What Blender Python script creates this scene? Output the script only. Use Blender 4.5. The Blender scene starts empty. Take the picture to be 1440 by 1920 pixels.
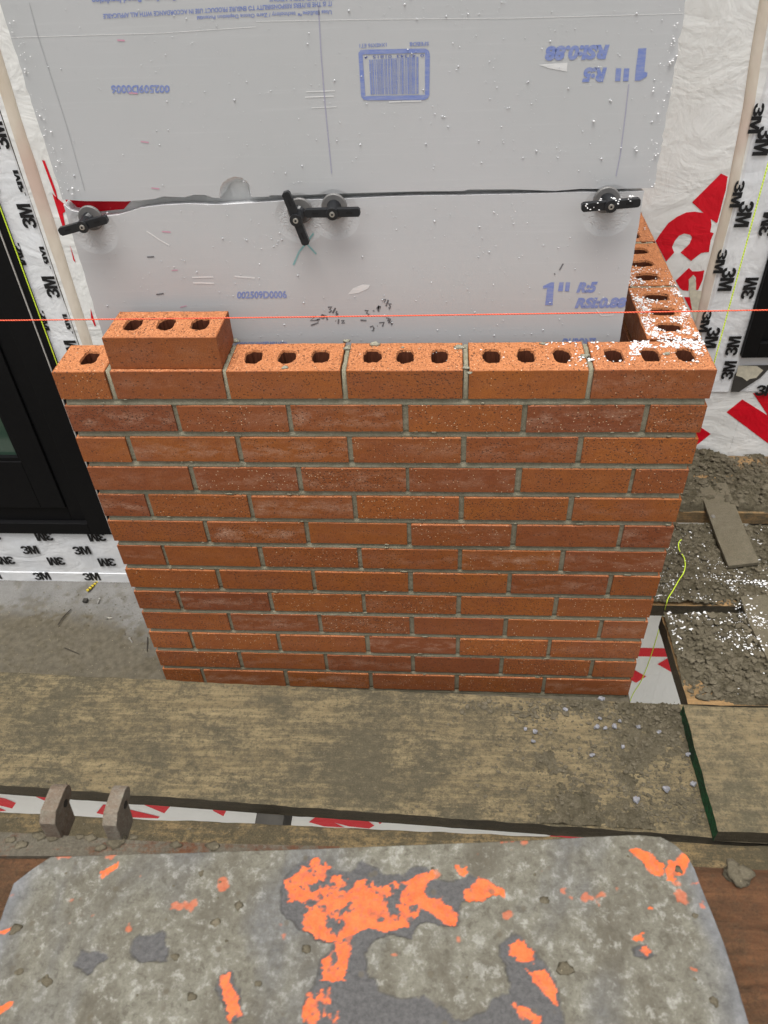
import bpy, bmesh, math, random
import numpy as np
from mathutils import Vector, Matrix
from mathutils.geometry import tessellate_polygon

# ------------------------------------------------------------------ camera, sky, sun, exposure
scene = bpy.context.scene
COL = scene.collection
cam_d = bpy.data.cameras.new('camera'); cam = bpy.data.objects.new('camera', cam_d); COL.objects.link(cam)
cam.location = (0.67006, -1.12315, 0.68326)
cam.rotation_mode = 'XYZ'; cam.rotation_euler = (0.846987, 0.042619, 0.062196)
cam_d.sensor_fit = 'VERTICAL'; cam_d.sensor_height = 36; cam_d.sensor_width = 27; cam_d.lens = 27.531
cam_d.clip_start = 0.02; cam_d.clip_end = 400
cam_d.dof.use_dof = True; cam_d.dof.focus_distance = 1.42; cam_d.dof.aperture_fstop = 8.6
scene.camera = cam
world = bpy.data.worlds.new('World'); scene.world = world; world.use_nodes = True
wn = world.node_tree; bgn = wn.nodes['Background']
sky = wn.nodes.new('ShaderNodeTexSky'); sky.sky_type = 'NISHITA'; sky.sun_disc = False
SUN_EL, SUN_AZ = math.radians(79), math.radians(200)
sky.sun_elevation = SUN_EL; sky.sun_rotation = SUN_AZ; sky.dust_density = 6; sky.ozone_density = 1.0; sky.air_density = 1.0
hs = wn.nodes.new('ShaderNodeHueSaturation'); hs.inputs['Saturation'].default_value = 0.14   # cloud cover: nearly colourless
wn.links.new(sky.outputs[0], hs.inputs['Color']); wn.links.new(hs.outputs[0], bgn.inputs['Color'])
bgn.inputs['Strength'].default_value = 0.125
sun_d = bpy.data.lights.new('sun', 'SUN'); sun_d.energy = 2.2; sun_d.angle = math.radians(35); sun_d.color = (1.0, 0.97, 0.92)
sun = bpy.data.objects.new('sun', sun_d); COL.objects.link(sun)
sd = Vector((math.sin(SUN_AZ)*math.cos(SUN_EL), math.cos(SUN_AZ)*math.cos(SUN_EL), math.sin(SUN_EL)))
sun.rotation_euler = sd.to_track_quat('Z', 'Y').to_euler(); sun.location = (0, -3, 6)
scene.view_settings.view_transform = 'Standard'; scene.view_settings.look = 'None'
scene.view_settings.exposure = 0.54; scene.view_settings.gamma = 1.0; scene.view_settings.use_curve_mapping = False
scene.cycles.max_bounces = 7; scene.cycles.diffuse_bounces = 4; scene.cycles.caustics_reflective = False; scene.cycles.caustics_refractive = False

IN = 0.0254
P = 8*IN; J = .375*IN; W = 5.5*P-J; D = 3.625*IN
CP = 0.068812; BH = 0.05574; NC = 13
ZB = -0.895           # ledge level
YB, YL, YR, YLO = .13, .345, .69, -.2
rnd = random.Random(7); NR = np.random.RandomState(5)

# ------------------------------------------------------------------ numpy noise
def _h(ix, iy, seed):
    n = (ix.astype(np.int64)*374761393 + iy.astype(np.int64)*668265263 + seed*1274126177) & 0xffffffff
    n = ((n ^ (n >> 13))*1274126177) & 0xffffffff
    return ((n ^ (n >> 16)) & 0xffff)/65535.0
def vn(x, y, seed=0):
    x = np.asarray(x, float); y = np.asarray(y, float)
    ix, iy = np.floor(x), np.floor(y); fx, fy = x-ix, y-iy
    fx = fx*fx*(3-2*fx); fy = fy*fy*(3-2*fy)
    a, b, c, d = _h(ix, iy, seed), _h(ix+1, iy, seed), _h(ix, iy+1, seed), _h(ix+1, iy+1, seed)
    return (a*(1-fx)+b*fx)*(1-fy)+(c*(1-fx)+d*fx)*fy
def fbm(x, y, f, octv=4, seed=0, gain=.5):
    s = 0; a = 1; t = 0; x = np.asarray(x, float); y = np.asarray(y, float)
    for k in range(octv):
        c, sn = math.cos(.6*k), math.sin(.6*k)
        s = s + a*vn((x*c-y*sn)*f+17.3*k, (x*sn+y*c)*f+5.1*k, seed+k*13); t += a; a *= gain; f *= 2.03
    return s/t
def sstep(a, b, x): t = np.clip((x-a)/(b-a), 0, 1); return t*t*(3-2*t)
def sdist(X, Y, poly):
    """signed distance, positive inside"""
    d = np.full(np.shape(X), 1e9); ins = np.zeros(np.shape(X), bool); n = len(poly)
    for i in range(n):
        ax, ay = poly[i]; bx, by = poly[(i+1) % n]
        ex, ey = bx-ax, by-ay; L = ex*ex+ey*ey+1e-18
        t = np.clip(((X-ax)*ex+(Y-ay)*ey)/L, 0, 1)
        d = np.minimum(d, (X-ax-t*ex)**2+(Y-ay-t*ey)**2)
        c = ((ay > Y) != (by > Y)) & (X < ex*(Y-ay)/(ey if abs(ey) > 1e-12 else 1e-12)+ax)
        ins ^= c
    d = np.sqrt(d); return np.where(ins, d, -d)

# ------------------------------------------------------------------ objects
WL = {}
def setp(o, label=None, cat=None, group=None, kind=None):
    for k, v in (('label', label), ('category', cat), ('group', group), ('kind', kind)):
        if v: o[k] = v
    return o
def thing(name, loc, label, cat, group=None):
    o = bpy.data.objects.new(name, None); COL.objects.link(o); o.location = loc; o.empty_display_size = .05
    WL[o] = Vector(loc); return setp(o, label, cat, group)
def mk(name, V, F, mat, parent=None, loc=None, smooth=False, mats=None, fm=None, attrs=None):
    """V in world coordinates"""
    base = Vector(loc) if loc is not None else Vector((0, 0, 0))
    me = bpy.data.meshes.new(name)
    V = np.asarray(V, float)-np.array(base)
    me.from_pydata([tuple(v) for v in V], [], [tuple(f) for f in F])
    for m in (mats or [mat]): me.materials.append(m)
    if fm is not None: me.polygons.foreach_set('material_index', np.asarray(fm, np.int32))
    if smooth: me.polygons.foreach_set('use_smooth', np.ones(len(me.polygons), bool))
    if attrs:
        for k, a in attrs.items():
            at = me.attributes.new(k, 'FLOAT', 'POINT'); at.data.foreach_set('value', np.asarray(a, np.float32).ravel())
    me.update()
    return link(name, me, parent, base)
def link(name, me, parent=None, base=Vector((0, 0, 0)), rot=None):
    o = bpy.data.objects.new(name, me); COL.objects.link(o)
    base = Vector(base); WL[o] = base
    if rot: o.rotation_euler = rot
    if parent is not None: o.parent = parent; o.location = base-WL[parent]
    else: o.location = base
    return o
def boxVF(x0, x1, y0, y1, z0, z1):
    V = [(x0,y0,z0),(x1,y0,z0),(x1,y1,z0),(x0,y1,z0),(x0,y0,z1),(x1,y0,z1),(x1,y1,z1),(x0,y1,z1)]
    return V, [(0,3,2,1),(4,5,6,7),(0,1,5,4),(1,2,6,5),(2,3,7,6),(3,0,4,7)]
class MB:
    def __init__(s): s.V = []; s.F = []
    def add(s, V, F):
        n = len(s.V); s.V += [tuple(v) for v in V]; s.F += [tuple(i+n for i in f) for f in F]; return s
    def box(s, *a): return s.add(*boxVF(*a))
    def tube(s, pts, r, n=8, caps=True):
        pts = [Vector(p) for p in pts]; V = []; F = []; up = None
        for i, p in enumerate(pts):
            t = (pts[min(i+1, len(pts)-1)]-pts[max(i-1, 0)]).normalized()
            if up is None: up = t.orthogonal().normalized()
            else: up = (up-t*up.dot(t)).normalized()
            b = t.cross(up); rr = r[i] if hasattr(r, '__len__') else r
            for k in range(n):
                a = 2*math.pi*k/n; V.append(p+rr*(math.cos(a)*up+math.sin(a)*b))
        for i in range(len(pts)-1):
            for k in range(n):
                a = i*n+k; b2 = i*n+(k+1) % n; F.append((a, b2, b2+n, a+n))
        if caps: F.append(tuple(range(n))[::-1]); F.append(tuple(range((len(pts)-1)*n, len(pts)*n)))
        return s.add(V, F)
    def prism(s, poly, f):   # poly 2D -> f(p, side) 3D
        n = len(poly); tri = tessellate_polygon([[Vector((p[0], p[1], 0)) for p in poly]])
        V = [f(p, 0) for p in poly]+[f(p, 1) for p in poly]
        F = [t for t in tri]+[tuple(i+n for i in t[::-1]) for t in tri]+[(i, (i+1) % n, n+(i+1) % n, n+i) for i in range(n)]
        return s.add(V, F)
    def build(s, name, mat, parent=None, loc=None, smooth=False, bevel=0):
        o = mk(name, s.V, s.F, mat, parent, loc, smooth)
        bm = bmesh.new(); bm.from_mesh(o.data); bmesh.ops.recalc_face_normals(bm, faces=bm.faces)
        if bevel: bmesh.ops.bevel(bm, geom=[e for e in bm.edges if e.is_manifold and e.calc_face_angle(0) > .5], offset=bevel, segments=2, affect='EDGES', profile=.6)
        bm.to_mesh(o.data); bm.free(); return o
def flat_poly(polys, y, name, mat, parent):       # flat print on a wall facing -y
    V = []; F = []
    for p in polys:
        n = len(V); V += [(a, y, b) for a, b in p]
        for t in tessellate_polygon([[Vector((a, b, 0)) for a, b in p]]):
            a, b, c = t; A, B, C2 = p[a], p[b], p[c]
            if (B[0]-A[0])*(C2[1]-A[1])-(B[1]-A[1])*(C2[0]-A[0]) < 0: t = (a, c, b)
            F.append(tuple(i+n for i in t))
    return mk(name, V, F, mat, parent, WL[parent])
def flat_each(polys, y, name, mat, parent, per=1):
    for i in range(0, len(polys), per): flat_poly(polys[i:i+per], y, name, mat, parent)
def ribbon(pts, w):
    L = []; R = []; n = len(pts)
    for i, p in enumerate(pts):
        a = pts[max(i-1, 0)]; b = pts[min(i+1, n-1)]; dx, dy = b[0]-a[0], b[1]-a[1]; l = math.hypot(dx, dy) or 1
        L.append((p[0]-dy/l*w/2, p[1]+dx/l*w/2)); R.append((p[0]+dy/l*w/2, p[1]-dx/l*w/2))
    return L+R[::-1]
def grid(nx, ny):
    i = np.arange(nx*ny).reshape(ny, nx)
    return np.stack([i[:-1, :-1], i[:-1, 1:], i[1:, 1:], i[1:, :-1]], -1).reshape(-1, 4)
def sheet(name, corners, nx, ny, z, h, mat, parent=None, loc=None, attrs=None, cull=None):
    """height field over a quad given by 4 xy corners (near-left, near-right, far-right, far-left)"""
    u, v = np.meshgrid(np.linspace(0, 1, nx), np.linspace(0, 1, ny)); c = np.array(corners, float)
    X = (c[0][0]*(1-u)+c[1][0]*u)*(1-v)+(c[3][0]*(1-u)+c[2][0]*u)*v
    Y = (c[0][1]*(1-u)+c[1][1]*u)*(1-v)+(c[3][1]*(1-u)+c[2][1]*u)*v
    H = h(X, Y)
    V = np.stack([X, Y, z+np.maximum(H, cull-.0005) if cull is not None else z+H], -1).reshape(-1, 3); F = grid(nx, ny)
    if cull is not None:
        keep = (H.ravel()[F] > cull).any(1); F = F[keep]
        used = np.unique(F); mp = np.zeros(len(V), int); mp[used] = np.arange(len(used)); V = V[used]; F = mp[F]
    return mk(name, V, F.tolist(), mat, parent, loc, True, attrs=attrs(X, Y, H) if attrs else None)

# ------------------------------------------------------------------ materials
class NT:
    def __init__(s, name, rough=.8, spec=.3):
        s.m = bpy.data.materials.new(name); s.m.use_nodes = True; s.t = s.m.node_tree; s.b = s.t.nodes['Principled BSDF']
        s.b.inputs['Roughness'].default_value = rough; s.b.inputs['Specular IOR Level'].default_value = spec
    def n(s, ty, **kw):
        nd = s.t.nodes.new(ty)
        for k, v in kw.items():
            if k in nd.inputs.keys() or k.replace('_', ' ') in nd.inputs.keys():
                i = nd.inputs[k.replace('_', ' ')]
                s.put(i, v)
            else: setattr(nd, k, v)
        return nd
    def put(s, i, v):
        if hasattr(v, 'is_output') or isinstance(v, bpy.types.NodeSocket): s.t.links.new(v, i)
        elif isinstance(v, tuple) and len(v) == 3 and i.type == 'RGBA': i.default_value = (*v, 1)
        else: i.default_value = v
    def coord(s, world=False, scale=(1, 1, 1), rand=False):
        if world: o = s.n('ShaderNodeNewGeometry').outputs['Position']
        else: o = s.n('ShaderNodeTexCoord').outputs['Object']
        if rand:
            oi = s.n('ShaderNodeObjectInfo'); m = s.math('MULTIPLY', oi.outputs['Random'], 37.0)
            va = s.n('ShaderNodeVectorMath', operation='ADD'); s.t.links.new(o, va.inputs[0]); s.t.links.new(m, va.inputs[1]); o = va.outputs[0]
        mp = s.n('ShaderNodeMapping'); s.t.links.new(o, mp.inputs['Vector']); mp.inputs['Scale'].default_value = scale
        return mp.outputs[0]
    def math(s, op, a, b=0.0, clamp=False):
        nd = s.n('ShaderNodeMath', operation=op, use_clamp=clamp); s.put(nd.inputs[0], a); s.put(nd.inputs[1], b); return nd.outputs[0]
    def noise(s, vec, scale, detail=4, rough=.55, dist=0.0):
        nd = s.n('ShaderNodeTexNoise'); s.t.links.new(vec, nd.inputs['Vector'])
        nd.inputs['Scale'].default_value = scale; nd.inputs['Detail'].default_value = detail; nd.inputs['Roughness'].default_value = rough; nd.inputs['Distortion'].default_value = dist
        return nd.outputs['Fac']
    def vor(s, vec, scale, out='Distance', feat='F1'):
        nd = s.n('ShaderNodeTexVoronoi', feature=feat); s.t.links.new(vec, nd.inputs['Vector']); nd.inputs['Scale'].default_value = scale
        return nd.outputs[out]
    def ramp(s, fac, a, b, lo=0.0, hi=1.0):
        nd = s.n('ShaderNodeMapRange', clamp=True); s.put(nd.inputs['Value'], fac)
        nd.inputs['From Min'].default_value = a; nd.inputs['From Max'].default_value = b; nd.inputs['To Min'].default_value = lo; nd.inputs['To Max'].default_value = hi
        return nd.outputs[0]
    def mix(s, fac, a, b):
        nd = s.n('ShaderNodeMix', data_type='RGBA'); s.put(nd.inputs[0], fac); s.put(nd.inputs[6], a); s.put(nd.inputs[7], b); return nd.outputs[2]
    def attr(s, nm):
        nd = s.n('ShaderNodeAttribute'); nd.attribute_name = nm; return nd.outputs['Fac']
    def bump(s, h, strength=.5, dist=.001, prev=None):
        nd = s.n('ShaderNodeBump'); s.put(nd.inputs['Height'], h); nd.inputs['Strength'].default_value = strength; nd.inputs['Distance'].default_value = dist
        if prev is not None: s.t.links.new(prev, nd.inputs['Normal'])
        return nd.outputs[0]
    def done(s, col=None, rough=None, nrm=None):
        if col is not None: s.put(s.b.inputs['Base Color'], col)
        if rough is not None: s.put(s.b.inputs['Roughness'], rough)
        if nrm is not None: s.put(s.b.inputs['Normal'], nrm)
        return s.m

def m_plain(name, col, rough=.6, spec=.3, var=.15, bscale=300, bump=.2, metallic=0):
    n = NT(name, rough, spec); c = n.coord(); f = n.noise(c, bscale*.3, 4); n.b.inputs['Metallic'].default_value = metallic
    g = n.noise(c, bscale, 3)
    dark = tuple(x*(1-var) for x in col); lite = tuple(min(1, x*(1+var)) for x in col)
    return n.done(n.mix(n.ramp(f, .3, .7), dark, lite), None, n.bump(g, bump, .0006))

def m_brick(name, face=True):
    n = NT(name, .62, .35); c = n.coord(rand=True); oc = n.coord()
    oi = n.n('ShaderNodeObjectInfo').outputs['Random']
    r2 = n.math('FRACT', n.math('MULTIPLY', oi, 91.7)); r3 = n.math('FRACT', n.math('MULTIPLY', oi, 513.3))
    base = n.mix(n.ramp(oi, .3, .95), (.330, .100, .017), (.235, .066, .020))
    base = n.mix(n.ramp(r2, .0, 1.), base, n.mix(r3, (.40, .122, .020), (.165, .042, .020)))
    big = n.noise(c, 14, 3); base = n.mix(n.ramp(big, .35, .7), base, n.mix(.5, base, (.23, .065, .030)))
    stre = n.noise(n.coord(scale=(1, 1, 6), rand=True), 60, 4); base = n.mix(n.ramp(stre, .4, .75, 0, .35), base, n.mix(.5, base, (.40, .13, .04)))
    # pale mottling, strongest along the middle of a face on some bricks
    sx = n.n('ShaderNodeSeparateXYZ'); n.t.links.new(oc, sx.inputs[0])
    zz = n.ramp(n.math('ABSOLUTE', sx.outputs['Z']), .004, .026, 1, 0)
    bl = n.noise(n.coord(scale=(1, 1, 2.2), rand=True), 22, 5, .65); blm = n.math('MULTIPLY', n.ramp(bl, .44, .64), zz)
    fine = n.ramp(n.noise(n.coord(scale=(.35, 1, 2.5), rand=True), 420, 3), .42, .62, .25, 1)
    blm = n.math('MULTIPLY', n.math('MULTIPLY', blm, fine), n.ramp(r3, .3, .9, .08, .78))
    base = n.mix(blm, base, (.60, .40, .29))
    if not face: base = n.mix(n.ramp(n.noise(c, 260, 5, .8), .38, .60, .25, .95), base, (.66, .27, .115))
    base = n.mix(n.ramp(n.noise(n.coord(scale=(1.6, 1, .7), rand=True), 520, 4, .8), .44, .60, .0, .55), base, (.12, .035, .014))
    # iron specks and pale grit
    v = n.vor(c, 240); vc = n.vor(c, 240, 'Color'); sp = n.math('MULTIPLY', n.ramp(v, .2, .34, 1, 0), n.ramp(vc, .50, .54))
    base = n.mix(n.math('MULTIPLY', sp, .85), base, (.045, .022, .015))
    v2 = n.vor(c, 620); sp3 = n.math('MULTIPLY', n.ramp(v2, .2, .3, 1, 0), n.ramp(n.vor(c, 620, 'Color'), .56, .60)); base = n.mix(n.math('MULTIPLY', sp3, .6), base, (.09, .035, .02))
    v5 = n.vor(n.coord(scale=(.8, 1, 1.3), rand=True), 130); sp5 = n.math('MULTIPLY', n.ramp(v5, .14, .26, 1, 0), n.ramp(n.vor(n.coord(scale=(.8, 1, 1.3), rand=True), 130, 'Color'), .66, .70)); base = n.mix(n.math('MULTIPLY', sp5, .8), base, (.05, .022, .014))
    cw = n.coord(scale=(1.1, 1, 1.2), rand=True); v3 = n.vor(cw, 170); sp2 = n.math('MULTIPLY', n.ramp(v3, .14, .22, 1, 0), n.ramp(n.vor(cw, 170, 'Color'), .76, .79)); base = n.mix(n.math('MULTIPLY', sp2, .8), base, (.72, .55, .36))
    h = n.math('ADD', n.math('MULTIPLY', n.noise(n.coord(scale=(1, 1, .4), rand=True), 380, 4, .7), 1.0), n.math('MULTIPLY', sp, -1.2))
    b1 = n.bump(h, .55 if face else .9, .0009 if face else .0016)
    b2 = n.bump(n.noise(c, 70, 3), .35, .0015, b1)
    return n.done(base, n.ramp(n.noise(c, 60, 3), .3, .7, .5, .7) if face else .85, b2)
M_BRICK = m_brick('fired_clay_face'); M_BRTOP = m_brick('fired_clay_cut', False)
def m_core():  # hole walls coloured darker than the clay, imitating the shade inside the cores
    n = NT('shaded_clay_core', .9, .2); c = n.coord(rand=True, scale=(1, 1, .15)); b = n.noise(c, 260, 3)
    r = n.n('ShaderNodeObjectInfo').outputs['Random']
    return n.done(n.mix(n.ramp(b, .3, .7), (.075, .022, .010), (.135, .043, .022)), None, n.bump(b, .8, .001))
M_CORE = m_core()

def m_mortar(name, a=(.16, .148, .108), b=(.23, .215, .165), grit=1.0, wet=0):
    n = NT(name, .9, .15); c = n.coord(world=True)
    f = n.noise(c, 40, 5, .65); g = n.noise(c, 500, 4, .7)
    col = n.mix(n.ramp(f, .35, .68), a, b); col = n.mix(n.ramp(g, .3, .7, 0, .55), col, tuple(x*.55 for x in a))
    v = n.vor(c, 330); s2 = n.math('MULTIPLY', n.ramp(v, .15, .28, 1, 0), n.ramp(n.vor(c, 330, 'Color'), .8, .84)); col = n.mix(n.math('MULTIPLY', s2, .7), col, (.28, .24, .17))
    h = n.math('ADD', g, n.math('MULTIPLY', n.noise(c, 120, 4, .7), 1.3))
    return n.done(col, None, n.bump(h, .9, .0016*grit))
M_MORT = m_mortar('joint_mortar', (.235, .217, .152), (.34, .312, .23), .8)
M_MORTP = m_mortar('pale_joint_mortar', (.26, .25, .19), (.40, .38, .30))
M_CRUST = m_mortar('dropped_mortar', (.092, .079, .050), (.185, .158, .108), 3.0)
M_LUMP = m_mortar('mortar_lump', (.10, .086, .058), (.20, .172, .122), 1.6)

def m_concrete():
    n = NT('wet_concrete', .8, .3); c = n.coord(world=True)
    f = n.noise(c, 9, 5, .6); g = n.noise(c, 260, 4, .75)
    d = n.attr('dirt')
    col = n.mix(n.ramp(f, .3, .7), (.125, .122, .116), (.215, .21, .20))
    col = n.mix(d, col, n.mix(n.ramp(n.noise(c, 70, 4), .3, .7), (.062, .052, .034), (.115, .098, .067)))
    col = n.mix(n.ramp(g, .45, .75, 0, .6), col, (.09, .08, .06))
    v = n.vor(c, 170); s2 = n.math('MULTIPLY', n.ramp(v, .13, .22, 1, 0), n.ramp(n.vor(c, 170, 'Color'), .78, .8)); col = n.mix(n.math('MULTIPLY', s2, .7), col, (.30, .25, .16))
    return n.done(col, None, n.bump(n.math('ADD', g, n.noise(c, 90, 3)), .9, .0016))
M_CONC = m_concrete()

def m_board():
    n = NT('grey_foam_board', .42, .3); c = n.coord(world=True)
    li = n.noise(n.coord(world=True, scale=(.25, 1, 9)), 26, 5, .6); bi = n.noise(c, 3.2, 3)
    fi = n.noise(n.coord(world=True, scale=(.2, 1, 8)), 160, 3)
    col = n.mix(n.ramp(bi, .3, .7), (.50, .51, .515), (.53, .535, .545)); col = n.mix(n.ramp(li, .58, .78, 0, .4), col, (.60, .61, .615))
    col = n.mix(n.ramp(n.noise(c, 60, 4), .66, .8, 0, .4), col, (.45, .46, .47))
    h = n.math('ADD', n.math('MULTIPLY', li, 1.2), n.math('MULTIPLY', fi, .35))
    nb = n.bump(h, .10, .0007); nb = n.bump(n.noise(c, 16, 2), .06, .002, nb)
    # pressed rings round the four ties
    pos = n.n('ShaderNodeNewGeometry').outputs['Position']; acc = None
    for cx, cz in DENTS:
        dd = n.n('ShaderNodeVectorMath', operation='DISTANCE'); n.t.links.new(pos, dd.inputs[0]); dd.inputs[1].default_value = (cx, YB, cz)
        r = n.ramp(dd.outputs['Value'], .030, .041, 0, 1); acc = r if acc is None else n.math('MINIMUM', acc, r)
    wob = n.noise(c, 160, 2, .5, 2.0); inv = n.math('SUBTRACT', 1.0, acc); acc = n.math('SUBTRACT', 1.0, n.math('MULTIPLY', inv, n.ramp(wob, .2, .8, .7, 1.3)))
    nb = n.bump(acc, .5, .003, nb)
    return n.done(col, n.ramp(li, .3, .7, .3, .45), nb)
DENTS = [(0.0868,0.1923),(0.4356,0.2054),(0.4925,0.2095),(0.9247,0.2080)]
M_BOARD = m_board()
M_FOAMCUT = m_plain('cut_foam_edge', (.70, .71, .72), .85, .2, .1, 400, .6)

def m_wrap(name, col, tint=None, amp=1.0, rough=.5):
    n = NT(name, rough, .35); c = n.coord(world=True)
    w1 = n.noise(n.coord(world=True, scale=(1, 1, 1.7)), 7, 4, .55, 1.2); w2 = n.noise(n.coord(world=True, scale=(1.6, 1, .8)), 24, 3, .5, 1.5)
    nb = n.bump(w1, .5*amp, .02); nb = n.bump(w2, .45*amp, .006, nb); nb = n.bump(n.noise(c, 900, 2), .12, .0006, nb)
    if tint: cc = n.mix(n.ramp(n.noise(c, 6, 4), .45, .75, 0, .7), col, tint)
    else: cc = col
    return n.done(cc, None, nb)
M_WRAP = m_wrap('white_house_wrap', (.84, .84, .82), (.77, .76, .72), .55)
M_RED = m_wrap('red_wrap_print', (.68, .002, .016), None, .55)
M_TAPE = m_wrap('white_flashing_tape', (.80, .81, .82), (.73, .76, .80), .5, .35)
M_BLACKP = m_plain('black_print', (.012, .012, .013), .5, .3, .1)
M_BLUE = None
def m_ink(name, col, base, cover=.75):
    n = NT(name, .42, .35); c = n.coord(world=True); f = n.noise(n.coord(world=True, scale=(.5, 1, 3)), 120, 4, .7)
    return n.done(n.mix(n.ramp(f, .3, .72, cover, cover*.55), base, col), None, n.bump(f, .1, .0004))
BB = (.515, .523, .53)
M_BLUE = m_ink('blue_board_ink', (.075, .155, .56), BB, .80); M_BLUED = m_ink('dark_blue_ink', (.03, .08, .42), BB, .9)
M_PINK = m_ink('pink_marker', (.75, .10, .30), BB, .55); M_CYAN = m_ink('teal_marker', (.03, .38, .38), BB, .7)
M_PURP = m_ink('purple_chalk', (.22, .19, .42), BB, .55); M_MARK = m_ink('black_marker', (.02, .02, .03), BB, .92); M_GLINE = m_ink('grey_pencil', (.2, .2, .22), BB, .5)
M_PALE = m_ink('pale_scuff', (.86, .86, .85), BB, .8)
def m_bead():
    n = NT('beige_foam_bead', .6, .3); c = n.coord(world=True, scale=(1, 1, .35)); f = n.noise(c, 20, 4)
    pk = n.noise(n.coord(world=True), 5, 3)
    col = n.mix(n.ramp(f, .3, .7), (.62, .53, .42), (.74, .67, .58)); col = n.mix(n.ramp(pk, .5, .7, 0, .6), col, (.62, .42, .36))
    return n.done(col, None, n.bump(n.noise(c, 60, 4), .5, .003))
M_BEAD = m_bead()
M_FRAME = m_plain('black_anodised_frame', (.006, .006, .0065), .5, .12, .15, 500, .03)
M_SEAL = m_plain('pale_seal', (.45, .43, .40), .5)
def m_glass():
    n = NT('dark_green_glass', .08, .3); n.b.inputs['Transmission Weight'].default_value = .2
    return n.done((.045, .085, .06))
M_GLASS = m_glass()
M_ROOM = m_plain('dim_room_floor', (.10, .12, .11), .7)
M_PLAST = m_plain('black_tie_plastic', (.013, .014, .016), .33, .45, .2, 500, .06)
M_WASH = m_plain('grey_washer_plastic', (.16, .155, .15), .4, .4, .25, 120, .1)
M_STEEL = m_plain('bright_screw_steel', (.62, .60, .56), .28, .5, .1, 500, .05, .9)
M_CRUMB = m_plain('white_foam_crumb', (.80, .80, .80), 1.0, .05, .03, 700, .2)
def m_drop():
    n = NT('rain_drop', .06, .5); n.b.inputs['Transmission Weight'].default_value = .45; n.b.inputs['IOR'].default_value = 1.33
    return n.done((.90, .92, .94))  # whitish body colour stands for the glints on the clear drops
M_DROP = m_drop()
def m_string(name, a, b, f=900):
    n = NT(name, .55, .3); w = n.n('ShaderNodeTexWave', wave_type='BANDS', bands_direction='DIAGONAL'); n.t.links.new(n.coord(world=True), w.inputs['Vector'])
    w.inputs['Scale'].default_value = f/6.28; w.inputs['Distortion'].default_value = .6
    return n.done(n.mix(n.ramp(w.outputs['Fac'], .1, .75), a, b), None, n.bump(w.outputs['Fac'], .6, .0005))
M_ORG = m_string('orange_string', (.55, .04, .02), (.95, .17, .08)); M_LIME = m_string('lime_string', (.50, .68, .02), (.72, .92, .08))

def m_plank(name, wood, wood2, film, film2, cover=(.40, .58), seed=0., stain=None):
    n = NT(name, .82, .25); c0 = n.coord(world=True)
    mp = n.n('ShaderNodeMapping'); n.t.links.new(c0, mp.inputs['Vector']); mp.inputs['Location'].default_value = (seed, seed*.7, 0); c = mp.outputs[0]
    mg = n.n('ShaderNodeMapping'); n.t.links.new(c, mg.inputs['Vector']); mg.inputs['Scale'].default_value = (.10, 1, 1); g = n.noise(mg.outputs[0], 110, 5, .65, .6)
    g2 = n.noise(mg.outputs[0], 26, 3, .5, .8)
    mm = n.n('ShaderNodeMapping'); n.t.links.new(c, mm.inputs['Vector']); mm.inputs['Scale'].default_value = (.8, 1, 1)
    w = n.mix(n.ramp(g, .35, .65), wood, wood2); w = n.mix(n.ramp(g2, .4, .7, 0, .5), w, tuple(x*.6 for x in wood))
    big = n.noise(c, 6.5, 5, .62, .5); med = n.noise(mm.outputs[0], 60, 6, .82); fin = n.ramp(n.noise(c, 330, 4, .8), .34, .66); spk = n.ramp(n.noise(c, 150, 4, .75), .52, .62)
    cov = n.math('ADD', n.math('MULTIPLY', big, .42), n.math('ADD', n.math('MULTIPLY', med, .38), n.math('MULTIPLY', g, .20)))
    k = n.ramp(cov, cover[0], cover[1], 0, 1)
    k = n.math('SUBTRACT', n.math('MULTIPLY', k, .92), n.math('MULTIPLY', spk, .45), True)
    fc = n.mix(n.ramp(med, .3, .7), film, film2); fc = n.mix(n.math('MULTIPLY', fin, .55), fc, tuple(x*.45 for x in film))
    w = n.mix(n.math('MULTIPLY', fin, .35), w, tuple(x*.5 for x in wood)); col = n.mix(k, fc, w)
    h = n.math('ADD', n.math('MULTIPLY', fin, .7), n.math('ADD', n.math('MULTIPLY', med, 1.1), n.math('MULTIPLY', g, .5)))
    return n.done(col, None, n.bump(h, .8, .0022))
M_P1 = m_plank('mortar_stained_plank', (.215, .165, .090), (.31, .245, .135), (.082, .070, .044), (.140, .120, .078), (.465, .575), 0)
M_P2 = m_plank('worn_yellow_plank', (.235, .178, .096), (.30, .235, .135), (.098, .085, .052), (.155, .134, .088), (.43, .56), 3.3)
M_P3 = m_plank('grimy_plank', (.22, .16, .075), (.27, .19, .095), (.075, .060, .034), (.12, .10, .06), (.49, .58), 8.1)
M_PW = m_plank('raw_wood_plank', (.30, .18, .075), (.42, .26, .12), (.13, .10, .055), (.20, .15, .09), (.42, .52), 5.7)
M_PEDGE = m_plank('dark_plank_edge', (.075, .06, .038), (.11, .09, .055), (.05, .042, .028), (.075, .062, .04), (.4, .6), 1.2)
M_GREEN = m_plank('green_painted_end', (.012, .10, .032), (.02, .14, .05), (.010, .035, .014), (.03, .045, .025), (.44, .53), 2.2)
M_TIMB = m_plank('reddish_veneer_timber', (.10, .042, .018), (.19, .09, .042), (.070, .036, .018), (.13, .078, .042), (.44, .56), 4.4)
M_RUST = m_plank('rusty_mortared_steel', (.10, .03, .015), (.17, .075, .03), (.105, .09, .065), (.20, .18, .14), (.49, .56), 6.6)
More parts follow.
